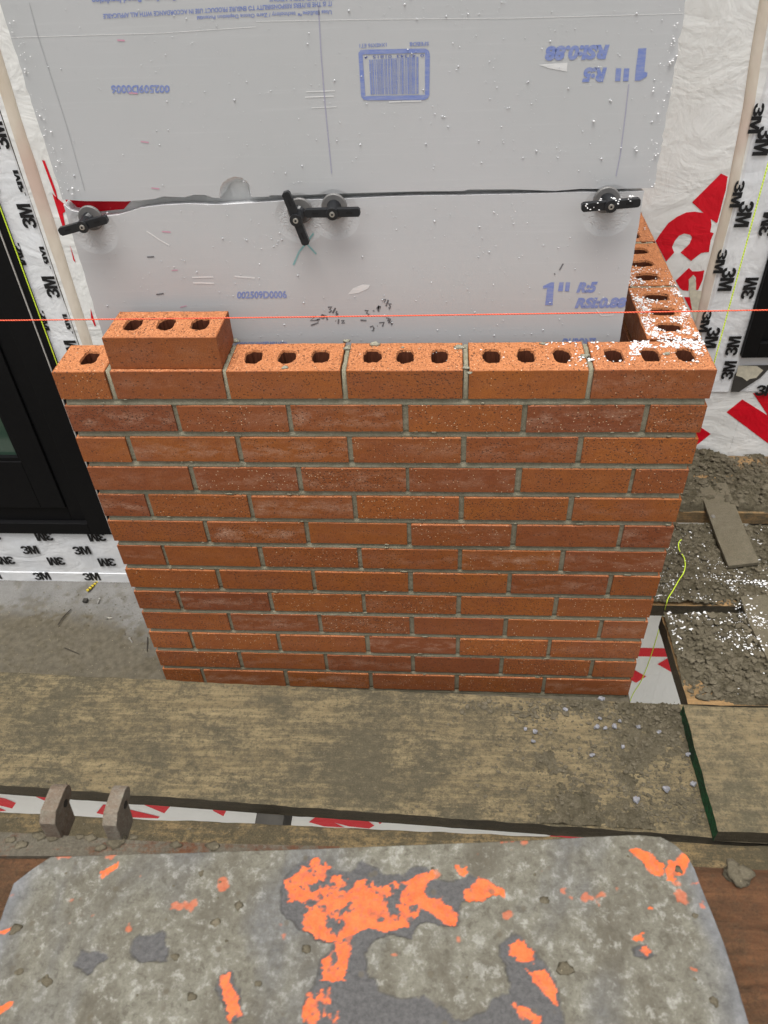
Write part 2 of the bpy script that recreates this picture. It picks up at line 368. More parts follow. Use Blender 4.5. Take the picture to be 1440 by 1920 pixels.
def m_plate():
    n = NT('painted_steel_plate', .62, .4); c = n.coord(world=True); st = n.attr('steel'); og = n.attr('orange'); ed = n.attr('rim')
    cs = n.coord(world=True, scale=(1.4, .75, 1))
    a = n.noise(cs, 13, 5, .62, .8); b = n.noise(c, 70, 6, .78, .2); d = n.noise(c, 190, 5, .8)
    film = n.mix(n.ramp(a, .32, .66), (.082, .071, .050), (.175, .167, .132))
    film = n.mix(n.ramp(b, .53, .62, 0, .7), film, (.31, .305, .27)); film = n.mix(n.ramp(b, .38, .46, .75, 0), film, (.065, .056, .04))
    gr = n.noise(cs, 4.5, 4, .6, .5); film = n.mix(n.ramp(gr, .50, .64, 0, .8), film, n.mix(n.ramp(b, .35, .65), (.080, .080, .080), (.165, .165, .163)))
    film = n.mix(n.ramp(d, .42, .6, .45, 0), film, (.07, .062, .045))
    film = n.mix(ed, film, n.mix(n.ramp(b, .35, .65), (.085, .086, .087), (.16, .16, .163)))
    stl = n.mix(n.ramp(d, .35, .65), (.042, .040, .040), (.085, .082, .080))
    col = n.mix(st, film, stl); col = n.mix(n.attr('outline'), col, (.035, .033, .03))
    col = n.mix(og, col, n.mix(n.ramp(b, .3, .7), (.56, .080, .012), (.70, .15, .038)))
    v = n.vor(c, 75); spot = n.math('MULTIPLY', n.ramp(v, .16, .3, 1, 0), n.ramp(n.vor(c, 75, 'Color'), .68, .72)); col = n.mix(n.math('MULTIPLY', spot, .65), col, (.08, .066, .043))
    return n.done(col, n.ramp(st, 0, 1, .7, .5), n.bump(n.math('ADD', n.math('MULTIPLY', b, 1.2), d), .6, .002))
M_PLATE = m_plate()
M_LUG = m_plank('caked_steel', (.17, .12, .085), (.25, .19, .14), (.22, .195, .15), (.38, .35, .29), (.44, .56), 7.2)
M_PIPE = m_plain('galvanised_scaffold_steel', (.20, .20, .19), .55, .4, .3, 60, .2, .3)
M_BEARER = m_plain('grimy_steel_beam', (.035, .032, .027), .7, .3, .3, 80, .4)
M_GROUND = m_mortar('gravel_ground', (.36, .34, .30), (.52, .50, .45))  # out of view; toned pale so it bounces light onto the wrap below the deck
M_YEL = m_plain('yellow_anchor_plastic', (.55, .42, .03), .5, .3); M_TWIG = m_plain('dark_twig', (.035, .028, .022), .8)
M_DARKF = m_plain('dark_grey_film', (.055, .052, .048), .5, .3, .15, 100, .3); M_CREAM = m_plain('cream_torn_film', (.62, .58, .46), .6)
M_STONE = m_plain('grey_pebble', (.20, .20, .215), .7, .3, .3, 300, .4)

# ------------------------------------------------------------------ text and logo helpers
def text_mesh(txt, bold=0.0, shear=0.0):
    cu = bpy.data.curves.new('t', 'FONT'); cu.body = txt; cu.size = 1; cu.offset = bold; cu.shear = shear; cu.resolution_u = 3; cu.fill_mode = 'FRONT'
    o = bpy.data.objects.new('t', cu); COL.objects.link(o)
    dg = bpy.context.evaluated_depsgraph_get(); me = o.evaluated_get(dg).to_mesh()
    V = np.array([v.co[:2] for v in me.vertices]); F = [tuple(p.vertices) for p in me.polygons]
    o.evaluated_get(dg).to_mesh_clear(); bpy.data.objects.remove(o); bpy.data.curves.remove(cu)
    V -= V.min(0); V /= V.max(0); return V, F
def print_text(txt, c, y, name, mat, parent, bold=0.0, shear=0.0, mb=None):
    """c: four corners (text's bottom-left, bottom-right, top-right, top-left) in wall x,z"""
    V, F = text_mesh(txt, bold, shear); u, v = V[:, 0], V[:, 1]; c = np.array(c)
    X = (c[0]*(1-u[:, None])+c[1]*u[:, None])*(1-v[:, None])+(c[3]*(1-u[:, None])+c[2]*u[:, None])*v[:, None]
    W3 = np.stack([X[:, 0], np.full(len(X), y), X[:, 1]], -1)
    return mk(name, W3, F, mat, parent, WL[parent])
def _three():
    o = [(0.02, .70), (.06, .86), (.20, .97), (.40, 1.0), (.60, .96), (.74, .85), (.76, .70), (.68, .57), (.58, .51), (.72, .44), (.78, .29), (.72, .12), (.58, .03), (.38, 0), (.18, .04), (.05, .15), (.01, .31),
         (.24, .33), (.27, .24), (.38, .20), (.50, .24), (.54, .32), (.50, .40), (.40, .43), (.28, .43), (.28, .58), (.40, .59), (.49, .64), (.52, .71), (.47, .78), (.38, .80), (.29, .77), (.26, .69)]
    return o
def _em():
    return [(.80, 0), (.80, 1), (1.16, 1), (1.30, .48), (1.44, 1), (1.80, 1), (1.80, 0), (1.56, 0), (1.56, .66), (1.38, 0), (1.22, 0), (1.04, .66), (1.04, 0)]
LOGO = [_three(), [(p[0]-.04, p[1]) for p in _em()]]
def logo_polys(cx, cz, ang, w, hsc=1.0, clip=None, skew=(1, 1)):
    s = w/1.78; out = []; ca, sa = math.cos(ang), math.sin(ang)
    for p in LOGO:
        q = []
        for a, b in p:
            x, z = (a-.89)*s, (b-.5)*s*1.02*hsc
            X, Z = cx+(x*ca-z*sa)*skew[0], cz+(x*sa+z*ca)*skew[1]
            if clip: X = min(max(X, clip[0]), clip[1])
            q.append((X, Z))
        out.append(q)
    return out

# ================================================================== STRUCTURE
# ground far below, and the ledge the bricks stand on
gnd = sheet('ground', [(-12, -12), (12, -12), (12, 12), (-12, 12)], 120, 120, -3.2, lambda X, Y: .06*fbm(X, Y, 1.5, 5, 3), M_GROUND)
setp(gnd, kind='structure', label='unseen gravel ground below the scaffold, kept pale to bounce light up')
def ledge_h(X, Y):
    return .003*fbm(X, Y, 12, 4, 4)+.0022*fbm(X, Y, 90, 3, 5)+.004*sstep(.17, .02, Y)*fbm(X, Y, 60, 3, 6)+.012*sstep(.30, .345, Y)**2
def ledge_a(X, Y, H):
    b = .24-.13*sstep(-.30, .0, X)+.07*(fbm(X, Y, 14, 4, 8)-.5)
    return {'dirt': np.clip(sstep(b+.05, b-.06, Y)*.95+.5*sstep(.55, .75, fbm(X, Y, 40, 3, 9)), 0, 1)}
led = sheet('concrete_ledge', [(-1.6, YLO), (W+.006, YLO), (W+.006, YL+.01), (-1.6, YL+.01)], 520, 150, ZB-.004, ledge_h, M_CONC, attrs=ledge_a)
setp(led, kind='structure', label='wet concrete ledge with mortar droppings under the black window')
mb = MB(); mb.box(-1.6, W+.005, YLO+.001, YL+.009, ZB-.12, ZB-.006); o = mb.build('ledge_slab', M_PIPE and m_plain('plain_concrete', (.25, .245, .23), .85)); setp(o, kind='structure')

# box of the pier behind the insulation, wrapped in white membrane
def wall(name, loc, label): return thing(name, loc, label, 'wall')
pier = wall('wrapped_pier', (.5, .4, ZB), 'white wrapped core of the pier behind the grey foam boards')
mb = MB(); mb.box(.075, .955, .159, YR+.3, ZB, 2.3); mb.build('wrap_sheet', M_WRAP, pier, (.5, .4, ZB))
flat_each([[(0.0406,0.2464),(0.0407,0.2210),(0.0776,0.2123),(0.1357,0.2165),(0.1566,0.2336)]], .1575, 'red_print', M_RED, pier)

# ---- left wall with window
lw = wall('window_wall', (-.5, YL, ZB), 'wall strip with taped flashing at left, between black window and grey foam board')
mb = MB(); mb.box(-.12, .075, YL, YL+.14, ZB, 2.3); mb.box(-1.6, -.12, YL+.001, YL+.14, ZB, -.70); mb.build('wrap_sheet', M_WRAP, lw, WL[lw])
flat_each([[(-0.0723,0.2407),(-0.0676,0.2397),(-0.0641,0.1856),(-0.0664,0.1627),(-0.0693,0.1857)], [(-0.0730,0.1808),(-0.0687,0.1748),(-0.0487,0.1522),(-0.0646,0.1423),(-0.0695,0.1006),(-0.0735,0.1049)], [(-0.0702,0.0813),(-0.0699,0.0439),(-0.0729,0.0484)], [(-0.0690,-0.0562),(-0.0691,-0.0956),(-0.0721,-0.0981),(-0.0744,-0.0782)]], YL-.0008, 'red_print', M_RED, lw)
def strip_prism(name, x0, x1, z0, z1, y, th, mat, parent, nx, nz, amp, seed):
    u = np.linspace(x0, x1, nx); w = np.linspace(z0, z1, nz); X, Z = np.meshgrid(u, w)
    e = np.minimum(np.minimum(X-x0, x1-X), .004)/.004
    Yv = y-th*np.clip(e, 0, 1)-amp*fbm(X*1.3, Z*.6, 26, 4, seed)*np.clip(e, 0, 1)
    X = X+(.003*(fbm(X*0+seed, Z, 12, 3, seed+1)-.5))*((u == x0) | (u == x1))
    V = np.stack([X, Yv, Z], -1).reshape(-1, 3)
    return mk(name, V, grid(nx, nz).tolist(), mat, parent, WL[parent], True)
FE, SE = [(-0.1814,-0.1779),(-0.1960,-0.1926)]
FX = FE[0]
jt = strip_prism('jamb_tape', FX-.003, -.1215, -.70, 1.5, YL, .0012, M_TAPE, lw, 40, 700, .0018, 3)
st = strip_prism('sill_tape', -1.6, -.09, -.893, -.690, YL-.0015, .0014, M_TAPE, lw, 500, 70, .0016, 9)
mb = MB(); mb.box(-1.6, -.09, YL-.006, YL-.0035, -.893, -.852); mb.build('tape_overlap', M_TAPE, lw, WL[lw], bevel=.0008)
L = []
for i, (u, v) in enumerate([(-0.1359,0.1396),(-0.1368,-0.0065),(-0.1375,-0.1528)]): L += logo_polys(u, v, math.radians(90), .048, 1.0)
L0 = [(-0.1359,0.1396),(-0.1368,-0.0065)]
dz = L0[0][1]-L0[1][1]
for k in range(1, 6): L += logo_polys(L0[0][0], L0[0][1]+k*dz, math.radians(90), .048)
for k in range(-4, 6): L += logo_polys(FX+.001, L0[0][1]-.075+k*dz, math.radians(-90), .048, 1, (FX-.002, FX+.0095))
for k in range(-3, 7): L += logo_polys(-.1300, L0[0][1]+.062+k*dz, math.radians(90), .048, 1, (-.1335, -.1235))
flat_each(L, YL-.0036, 'printed_logo', M_BLACKP, jt, 2)
L = []
rows = [([(-0.4489,-0.7629),(-0.3030,-0.7623)], 0.0), ([(-0.3889,-0.8049),(-0.2454,-0.8062)], math.pi), ([(-0.4508,-0.8654),(-0.3065,-0.8644)], 0.0), ([(-0.3923,-0.7122),(-0.2464,-0.7118)], math.pi)]
for r, a in rows:
    dx = r[1][0]-r[0][0]
    for k in range(-6, 4):
        x = r[0][0]+k*dx
        if -1.58 < x < -.115: L += logo_polys(x, r[0][1]+(.0 if k < 1 else r[1][1]-r[0][1]), a+.06, .049, 1.1)
flat_each(L, YL-.0068, 'printed_logo', M_BLACKP, st, 2)
def bead(name, pts, y, r, parent, seed):
    """half-round vertical bead through (x,z,halfwidth) stations"""
    n = 500; zs = np.linspace(pts[-1][1], pts[0][1], n); px = np.array(pts)[::-1]
    cx = np.interp(zs, px[:, 1], px[:, 0]); V = []
    for i, (x, z) in enumerate(zip(cx, zs)):
        rr = r*(1+.18*(float(fbm(seed, z, 9, 3, seed))-.5)); x += .004*(float(fbm(seed+4, z, 7, 3, seed))-.5)
        for k in range(11):
            a = math.pi*k/10; V.append((x-rr*math.cos(a), y-rr*.4*math.sin(a)*(1+.12*(float(vn(k*.9, z*60, seed))-.5)), z))
    return mk(name, V, grid(11, n).tolist(), M_BEAD, parent, WL[parent], True)
bead('foam_bead', [(-.085, 1.5), (-.0985, .24), (-.101, .0), (-.104, -.70)], YL, .0125, lw, 11)
bl = []
for k in range(-3, 7): bl += logo_polys(-.1145, L0[0][1]+.062+k*dz, math.radians(96), .050, .35)

# ---- left window
def window(name, loc, label):
    return thing(name, loc, label, 'window')
wl = window('window', (-.9, YL, -.70), 'large black framed window at the left edge of the view')
b = MB(); b.box(-.2075, -.165, YL+.03, YL+.12, -.70, 1.9)
b = MB(); b.box(-.255, FX, YL-.012, YL+.08, -.697, 1.9); b.box(-1.6, -.2555, YL-.012, YL+.08, -.697, -.66); b.build('outer_frame', M_FRAME, wl, WL[wl], bevel=.0015)
b = MB(); b.box(-.300, -.2552, YL+.002, YL+.07, -.6595, 1.9); b.box(-1.6, -.3005, YL+.002, YL+.07, -.6595, -.613); b.build('jamb_channel', M_FRAME, wl, WL[wl], bevel=.0012)
b = MB(); b.box(-.366, -.3008, YL-.004, YL+.05, -.6125, 1.9); b.box(-1.6, -.3665, YL-.004, YL+.05, -.6125, -.462); b.build('sash', M_FRAME, wl, WL[wl], bevel=.002)
b = MB(); b.box(-1.6, -.3665, YL+.0, YL+.045, -.4615, -.452); b.box(-.372, -.3662, YL, YL+.045, -.4515, 1.9); b.build('glazing_bead', M_FRAME, wl, WL[wl])
b = MB(); b.box(-1.6, -.372, YL+.012, YL+.018, -.452, 1.9); b.build('pane', M_GLASS, wl, WL[wl])
b = MB(); b.box(SE[0]-.0012, SE[0]+.0012, YL-.0145, YL-.0118, -.69, 1.9); b.build('seal_strip', M_SEAL, wl, WL[wl])
b = MB(); b.box(-1.6, -.2, YL+.1405, YL+.9, -.72, -.705); o = b.build('room_floor', M_ROOM); setp(o, kind='structure')
b = MB(); b.box(-1.6, -.2, YL+.9, YL+.93, -.70, 2.3); o = b.build('room_wall', M_ROOM); setp(o, kind='structure')
b = MB(); b.box(-.2075, -.12, YL+.0005, YL+.139, -.70, 2.3); b.build('rough_framing', M_PEDGE, lw, WL[lw])

# ---- right wall with window
rw = wall('wrapped_wall', (1.6, YR, ZB), 'white wrapped wall with big red letters on the right, behind the brick return')
b = MB(); b.box(.956, 1.47, YR, YR+.14, -3.1, 2.3); b.box(1.4705, 2.8, YR, YR+.14, -3.1, -.42); b.build('wrap_sheet', M_WRAP, rw, WL[rw])
R1 = [(1.2694,0.0736),(1.2853,0.0665),(1.2882,0.0390),(1.2874,0.0134),(1.2876,-0.0080),(1.2869,-0.0343),(1.2842,-0.0352),(1.2703,-0.0262),(1.2751,-0.0393),(1.2763,-0.0566),(1.2844,-0.0592),(1.2815,-0.0755),(1.2839,-0.1048),(1.2789,-0.1040),(1.2672,-0.1058),(1.2588,-0.1134),(1.2479,-0.1250),(1.2192,-0.1041),(1.2357,-0.0832),(1.2380,-0.0684),(1.2325,-0.0621),(1.2186,-0.0587),(1.2077,-0.0638),(1.2005,-0.0762),(1.1973,-0.0905),(1.2048,-0.1039),(1.1906,-0.1254),(1.1569,-0.0755),(1.1646,-0.0584),(1.1779,-0.0338),(1.1952,-0.0195),(1.2130,-0.0102),(1.2319,-0.0090),(1.2513,-0.0121),(1.2209,0.0123)]
R2 = [(1.2219,-0.1736),(1.2465,-0.1420),(1.2561,-0.1508),(1.2709,-0.1510),(1.2833,-0.1485),(1.2848,-0.1720),(1.2800,-0.1985),(1.2750,-0.1984),(1.2703,-0.1840),(1.2681,-0.1664),(1.2604,-0.1595),(1.2524,-0.1702),(1.2575,-0.2003),(1.2437,-0.1987),(1.2362,-0.1931)]
R3 = [(1.2504,-0.2164),(1.2641,-0.2166),(1.2768,-0.2467),(1.2754,-0.2538)]
R4 = [(1.4311,-0.5524),(1.4622,-0.5116),(1.5427,-0.5637),(1.7546,-0.7057),(1.7348,-0.7807),(1.5680,-0.6564)]
R5 = [(1.4846,-0.4919),(1.6043,-0.4910),(1.6927,-0.6003),(1.6465,-0.6325),(1.5427,-0.5637)]
R6 = [(1.3806,-0.6061),(1.4062,-0.6249),(1.3799,-0.6588),(1.3446,-0.6926),(1.3187,-0.5655)]
R7 = [(1.1880,-1.5631),(1.3786,-1.5579),(1.4901,-1.5570),(1.6307,-1.5535),(1.6417,-1.6011),(1.5066,-1.6055),(1.3800,-1.6059),(1.1941,-1.6115)]
R8 = [(1.4808,-1.6114),(1.4504,-1.6483),(1.5551,-1.7282),(1.7439,-1.8748),(1.7406,-1.7806)]
R9 = [(1.2882,-1.6081),(1.3801,-1.6888),(1.4240,-1.7223),(1.3942,-1.7626),(1.3764,-1.7502),(1.3002,-1.6888)]
flat_each([R1, R2, R3, R4, R5, R6, R7, R8, R9], YR-.0008, 'red_print', M_RED, rw)
flat_poly([[(1.2518,-0.1715),(1.2599,-0.1595),(1.2710,-0.1799),(1.2751,-0.2005),(1.2880,-0.2006),(1.3001,-0.2498),(1.2973,-0.2960),(1.2814,-0.2639),(1.2632,-0.2142)]], YR-.0012, 'glue_patch', M_CREAM, rw)
bx = [(1.2750,0.4113),(1.2932,0.2065),(1.3032,0.0248),(1.2995,-0.1628),(1.3019,-0.2873)]
bead('foam_bead', [(bx[0][0]-.015, 1.5), (bx[0][0], bx[0][1]), (bx[1][0], bx[1][1]), (bx[2][0], bx[2][1]), (bx[3][0], bx[3][1]), (bx[4][0], bx[4][1]), (bx[4][0]+.006, -.484)], YR, .0115, rw, 23)
RF = 1.4215
jt2 = strip_prism('jamb_tape', bx[1][0]+.022, RF+.001, -.4860, 1.5, YR, .0012, M_TAPE, rw, 60, 500, .0035, 31)
L = []; q = [(1.3395,-0.1700),(1.3382,0.0182),(1.2933,0.0273)]
dzr = .155
for k in range(-3, 7): L += logo_polys(q[0][0]+.0, q[0][1]+k*dzr, math.radians(-90), .060, .95)
for k in range(-3, 7): L += logo_polys(q[0][0]-.026, q[0][1]+.045+k*dzr, math.radians(-90), .060, .62)
q2 = [(1.3947,-0.1883),(1.4031,-0.4190),(1.3966,-0.0712)]
for k in range(-1, 7): L += logo_polys(q2[0][0]+.002, q2[0][1]-.005+k*dzr, math.radians(90), .056, .95, (1.2, RF-.002))
for k in (-1,): L += logo_polys(q2[1][0], q2[1][1], math.radians(90), .056, .95)
flat_each(L, YR-.0064, 'printed_logo', M_BLACKP, jt2, 2)
st2 = strip_prism('sill_tape', RF+.0015, 2.8, -.4860, -.3765, YR, .0012, M_TAPE, rw, 300, 40, .002, 37)
flat_poly([[(1.4244,-0.4848),(1.4210,-0.4319),(1.4321,-0.4065),(1.4357,-0.4050),(1.5256,-0.4039),(1.5026,-0.4164),(1.4894,-0.4418),(1.4679,-0.4627),(1.4452,-0.4857)]], YR-.0055, 'dark_film', M_DARKF, st2)
flat_poly([[(1.4237,-0.4049),(1.4708,-0.4067),(1.4901,-0.4195),(1.4828,-0.4321),(1.4786,-0.4417),(1.4633,-0.4449),(1.4569,-0.4513),(1.4419,-0.4400),(1.4258,-0.4351)]], YR-.0062, 'torn_film', M_CREAM, st2)
flat_poly(logo_polys([(1.5161,-0.4809)][0][0], [(1.5161,-0.4809)][0][1], 0.0, .058), YR-.0058, 'printed_logo', M_BLACKP, st2)
wr = window('window', (2.1, YR, -.376), 'black window frame corner at the right edge of the view')
b = MB(); b.box(RF, RF+.035, YR-.018, YR+.08, -.376, 1.9); b.box(RF+.0352, 2.8, YR-.018, YR+.08, -.376, -.335); b.build('outer_frame', M_FRAME, wr, WL[wr], bevel=.0015)
b = MB(); b.box(RF+.0355, RF+.09, YR-.004, YR+.06, -.3345, 1.9); b.box(RF+.0905, 2.8, YR-.004, YR+.06, -.3345, -.26); b.build('sash', M_FRAME, wr, WL[wr], bevel=.002)
b = MB(); b.box(RF+.0902, 2.8, YR+.014, YR+.02, -.26, 1.9); b.build('pane', M_GLASS, wr, WL[wr])
b = MB(); b.box(RF-.05, 2.8, YR+.9, YR+.93, -.5, 2.3); o = b.build('room_wall', M_ROOM); setp(o, kind='structure')

# ---- storey below the ledge
lo = wall('lower_wall', (.2, YLO, -3.1), 'wrapped wall of the storey below, seen as a white and red strip between the planks')
b = MB(); b.box(-1.7, W+.01, YLO+.012, YLO+.2, -3.15, ZB-.1205); b.build('wrap_sheet', M_WRAP, lo, WL[lo])
b = MB(); b.box(W+.0105, 2.9, YLO+.4, YR-.001, -3.15, -3.05)
LO = [[(-0.4352,-1.1187),(-0.4225,-1.1223),(-0.4022,-1.1430),(-0.4232,-1.1730),(-0.4510,-1.1601),(-0.5185,-1.1167),(-0.5052,-1.0844)], [(-0.4972,-1.1690),(-0.4557,-1.1725),(-0.4436,-1.1856),(-0.4629,-1.1912)], [(-0.3446,-1.0991),(-0.3227,-1.1238),(-0.2901,-1.1427),(-0.2688,-1.1199),(-0.2655,-1.0677)],
      [(-0.1708,-1.1334),(-0.1423,-1.1398),(-0.0382,-1.1861),(-0.0459,-1.1950),(-0.1650,-1.1960),(-0.2024,-1.1796)], [(-0.0738,-1.1188),(-0.0563,-1.1360),(-0.0226,-1.1671),(0.0072,-1.1207),(-0.0181,-1.1016)], [(0.1060,-1.1186),(0.1429,-1.1370),(0.1287,-1.1704),(0.1077,-1.1450)],
      [(0.3436,-1.1834),(0.3671,-1.1505),(0.4186,-1.1531),(0.4908,-1.1609),(0.5079,-1.1880),(0.4937,-1.2044),(0.4432,-1.1974),(0.4083,-1.1810),(0.4319,-1.2039),(0.3808,-1.2025)], [(0.5148,-1.1563),(0.5358,-1.1573),(0.5216,-1.1801)], 
      [(0.9312,-1.2178),(0.9543,-1.1883),(1.0200,-1.1909),(1.0756,-1.1863),(1.0533,-1.2101),(1.0116,-1.2165)], [(-0.7682,-1.0766),(-0.7082,-1.0985),(-0.8093,-1.1868),(-0.8860,-1.1648)]]
flat_each(LO, YLO+.0112, 'red_print', M_RED, lo)

# ================================================================== BRICKWORK
def jbox_brick(L, Dp, H, cored, seed, bev=.0009):
    """brick mesh in local coordinates, centred; front face on -y"""
    r = random.Random(seed); hx, hy, hz = L/2, Dp/2, H/2
    bm = bmesh.new()
    def loop(x0, y0, x1, y1, n, j):
        pts = []
        for (ax, ay), (cx, cy) in [((x0, y0), (x1, y0)), ((x1, y0), (x1, y1)), ((x1, y1), (x0, y1)), ((x0, y1), (x0, y0))]:
            m = max(2, int(n*abs(cx-ax+cy-ay)/L))
            for k in range(m):
                t = k/m; pts.append((ax+(cx-ax)*t, ay+(cy-ay)*t))
        return pts
    n = 16 if cored else 9
    P0 = loop(-hx, -hy, hx, hy, n, 0)
    def ins(p, d): return (math.copysign(max(0, abs(p[0])-d), p[0]) if abs(abs(p[0])-hx) < 1e-6 else p[0], math.copysign(max(0, abs(p[1])-d), p[1]) if abs(abs(p[1])-hy) < 1e-6 else p[1])
    jit = [(r.uniform(0, 1)**3*.0016, r.uniform(0, 1)**3*.0014, r.gauss(0, .0003)) for _ in P0]
    rings = []
    zs = [(-hz, bev, 1), (-hz+bev, 0, 0), (hz-bev, 0, 0), (hz, bev, 2)]
    for z, d, w in zs:
        ring = []
        for p, jj in zip(P0, jit):
            e = d+(jj[0] if w == 1 else jj[1] if w == 2 else 0)
            q = ins(p, e); ring.append(bm.verts.new((q[0]+jj[2]*.0, q[1]+jj[2], z-(jj[1]*.5 if w == 2 else 0))))
        rings.append(ring)
    m = len(P0)
    for a, b in zip(rings, rings[1:]):
        for k in range(m): bm.faces.new((a[k], a[(k+1) % m], b[(k+1) % m], b[k]))
    bm.faces.new(rings[0][::-1])
    top = rings[-1]
    if not cored:
        f = bm.faces.new(top); f.material_index = 1
    else:
        eds = [bm.edges.get((top[k], top[(k+1) % m])) for k in range(m)]
        holes = []
        xs = [-.058, 0, .058] if L > .15 else [0.004]
        for hxx in xs:
            hxx += r.uniform(-.0015, .0015); ring = []; nn = 22
            for k in range(nn):
                a = 2*math.pi*k/nn; ca, sa = math.cos(a), math.sin(a)
                sx = .0155*abs(ca)**.62*math.copysign(1, ca); sy = .0225*abs(sa)**.72*math.copysign(1, sa)
                j = 1+r.gauss(0, .06); ring.append(bm.verts.new((hxx+sx*j, .001+sy*j, hz)))
            holes.append(ring); eds += [bm.edges.new((ring[k], ring[(k+1) % nn])) for k in range(nn)]
        res = bmesh.ops.triangle_fill(bm, use_beauty=True, use_dissolve=False, edges=eds)
        for g in res['geom']:
            if isinstance(g, bmesh.types.BMFace): g.material_index = 1
        for ring in holes:
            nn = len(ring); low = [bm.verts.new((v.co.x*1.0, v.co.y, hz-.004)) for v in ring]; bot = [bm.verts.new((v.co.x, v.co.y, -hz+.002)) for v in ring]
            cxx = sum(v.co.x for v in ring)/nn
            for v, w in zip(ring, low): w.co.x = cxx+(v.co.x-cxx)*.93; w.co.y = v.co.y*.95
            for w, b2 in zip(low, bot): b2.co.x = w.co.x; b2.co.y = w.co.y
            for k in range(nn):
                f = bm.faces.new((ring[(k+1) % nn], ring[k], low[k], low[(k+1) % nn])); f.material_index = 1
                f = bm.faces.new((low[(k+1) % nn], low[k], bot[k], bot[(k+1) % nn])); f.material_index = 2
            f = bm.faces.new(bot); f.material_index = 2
    bmesh.ops.recalc_face_normals(bm, faces=bm.faces)
    me = bpy.data.meshes.new('brick'); bm.to_mesh(me); bm.free()
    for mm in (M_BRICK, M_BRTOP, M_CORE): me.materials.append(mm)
    return me
BL = P-J
full = [jbox_brick(BL, D, BH, False, s) for s in range(6)]
half = [jbox_brick(P/2-J, D, BH, False, 50+s) for s in range(3)]
corner = [jbox_brick(D, BL, BH, False, 80+s) for s in range(3)]
side = [jbox_brick(D, BL, BH, False, 90+s) for s in range(3)]
def cored_rot(s):
    me = jbox_brick(BL, D, BH, True, s)
    me.transform(Matrix.Rotation(math.pi/2, 4, 'Z')); return me
bw = thing('brick_wall', (W/2, D/2, ZB), 'orange brick wall of thirteen courses wrapping the pier, holes open on its top course', 'brick wall')
def put(me, x, y, z, j=.0008, rz=0):
    return link('brick', me, bw, (x+rnd.gauss(0, j*.7), y+rnd.gauss(0, j*.6), z+rnd.gauss(0, j*.5)), (rnd.gauss(0, .004), rnd.gauss(0, .003), rnd.gauss(0, .003)+rz))
wob = {}
for k in range(NC):
    zc = -k*CP-BH/2; top = (k == 0)
    xs = []
    if k % 2 == 0:
        x = 0; xs.append((x+(P/2-J)/2, 'h')); xs += [(P*(i+.5)+BL/2, 'f') for i in range(5)]
    else:
        xs = [(P*i+BL/2, 'f') for i in range(5)]; xs.append((W-D/2, 'c'))
    for i, (x, t) in enumerate(xs):
        if t == 'f': me = jbox_brick(BL, D, BH, True, 300+i) if top else rnd.choice(full)
        elif t == 'h': me = jbox_brick(P/2-J, D, BH, True, 320) if top else rnd.choice(half)
        else: me = rnd.choice(corner)
        put(me, x, (BL/2 if t == 'c' else D/2), zc)
    ys = [D+J+i*P+BL/2 for i in range(3)] if k % 2 == 0 else [P+i*P+BL/2 for i in range(3)]
    for i, y in enumerate(ys):
        if y+BL/2 > YR-.002:
            Lc_ = YR-.004-(y-BL/2); mc = jbox_brick(Lc_, D, BH, top, 440+k); mc.transform(Matrix.Rotation(math.pi/2, 4, 'Z')); put(mc, W-D/2, y-BL/2+Lc_/2, zc); continue
        put(cored_rot(400+i) if top else rnd.choice(side), W-D/2, y, zc)
# mortar: tooled joints as a relief sheet, solid core behind
def mortar_front(X, Z):
    return -.0052-.0016*fbm(X, Z, 300, 3, 2)-.0012*fbm(X, Z, 40, 3, 3)
nx, nz = 360, 290
X, Z = np.meshgrid(np.linspace(.005, W-.005, nx), np.linspace(ZB-.004, -BH-.001, nz))
fz = np.mod(-Z, CP); bed = np.clip((fz-BH)/(CP-BH), 0, 1)          # 0 at upper brick edge, 1 at lower
Yf = .0030+.0012*fbm(X, Z, 300, 3, 2)+.0016*fbm(X, Z, 40, 3, 3)+(.0030*(1-bed)-.0026*bed)*(fz > BH)
msh = mk('mortar', np.stack([X, Yf, Z], -1).reshape(-1, 3), grid(nx, nz).tolist(), M_MORT, bw, WL[bw], True)
b = MB(); b.box(.004, W-.004, .0105, D-.006, ZB-.004, -BH-.001); b.box(W-D+.006, W-.006, D-.0055, YR-.004, ZB-.004, -BH-.001)
b.build('mortar_core', M_MORT, bw, WL[bw])
def rough_block(x0, x1, y0, y1, z0, z1, seed, amp, res=.0022):
    nx, ny = max(3, int((x1-x0)/res)), max(3, int((y1-y0)/res)); X, Y = np.meshgrid(np.linspace(x0, x1, nx), np.linspace(y0, y1, ny))
    e = np.minimum(np.minimum(X-x0, x1-X)/(x1-x0), np.minimum(Y-y0, y1-Y)/(y1-y0)); H = z1+amp*(fbm(X, Y, 120, 4, seed)-.45)*2
    H = np.where(e <= 0, z0, H); J2 = .0009
    V = np.stack([X+J2*(fbm(X, Y, 400, 2, seed+1)-.5)*2, Y, H], -1).reshape(-1, 3); return V, grid(nx, ny).tolist()
b = MB()
for i in range(5):
    xc = P*(i+.5)-J/2; b.add(*rough_block(xc-J/2-.0008, xc+J/2+.0008, .0035, D-.002, -BH-.002, -.0012, 60+i, .0030, .0016))
for i in range(3):
    yc = D+J+(i+1)*P-J/2; 
    if yc < YR-.02: b.add(*rough_block(W-D+.004, W-.003, yc-J/2-.0008, yc+J/2+.0008, -BH-.002, -.002, 70+i, .003, .0016))
b.build('head_joints', M_MORT, bw, WL[bw], smooth=True)
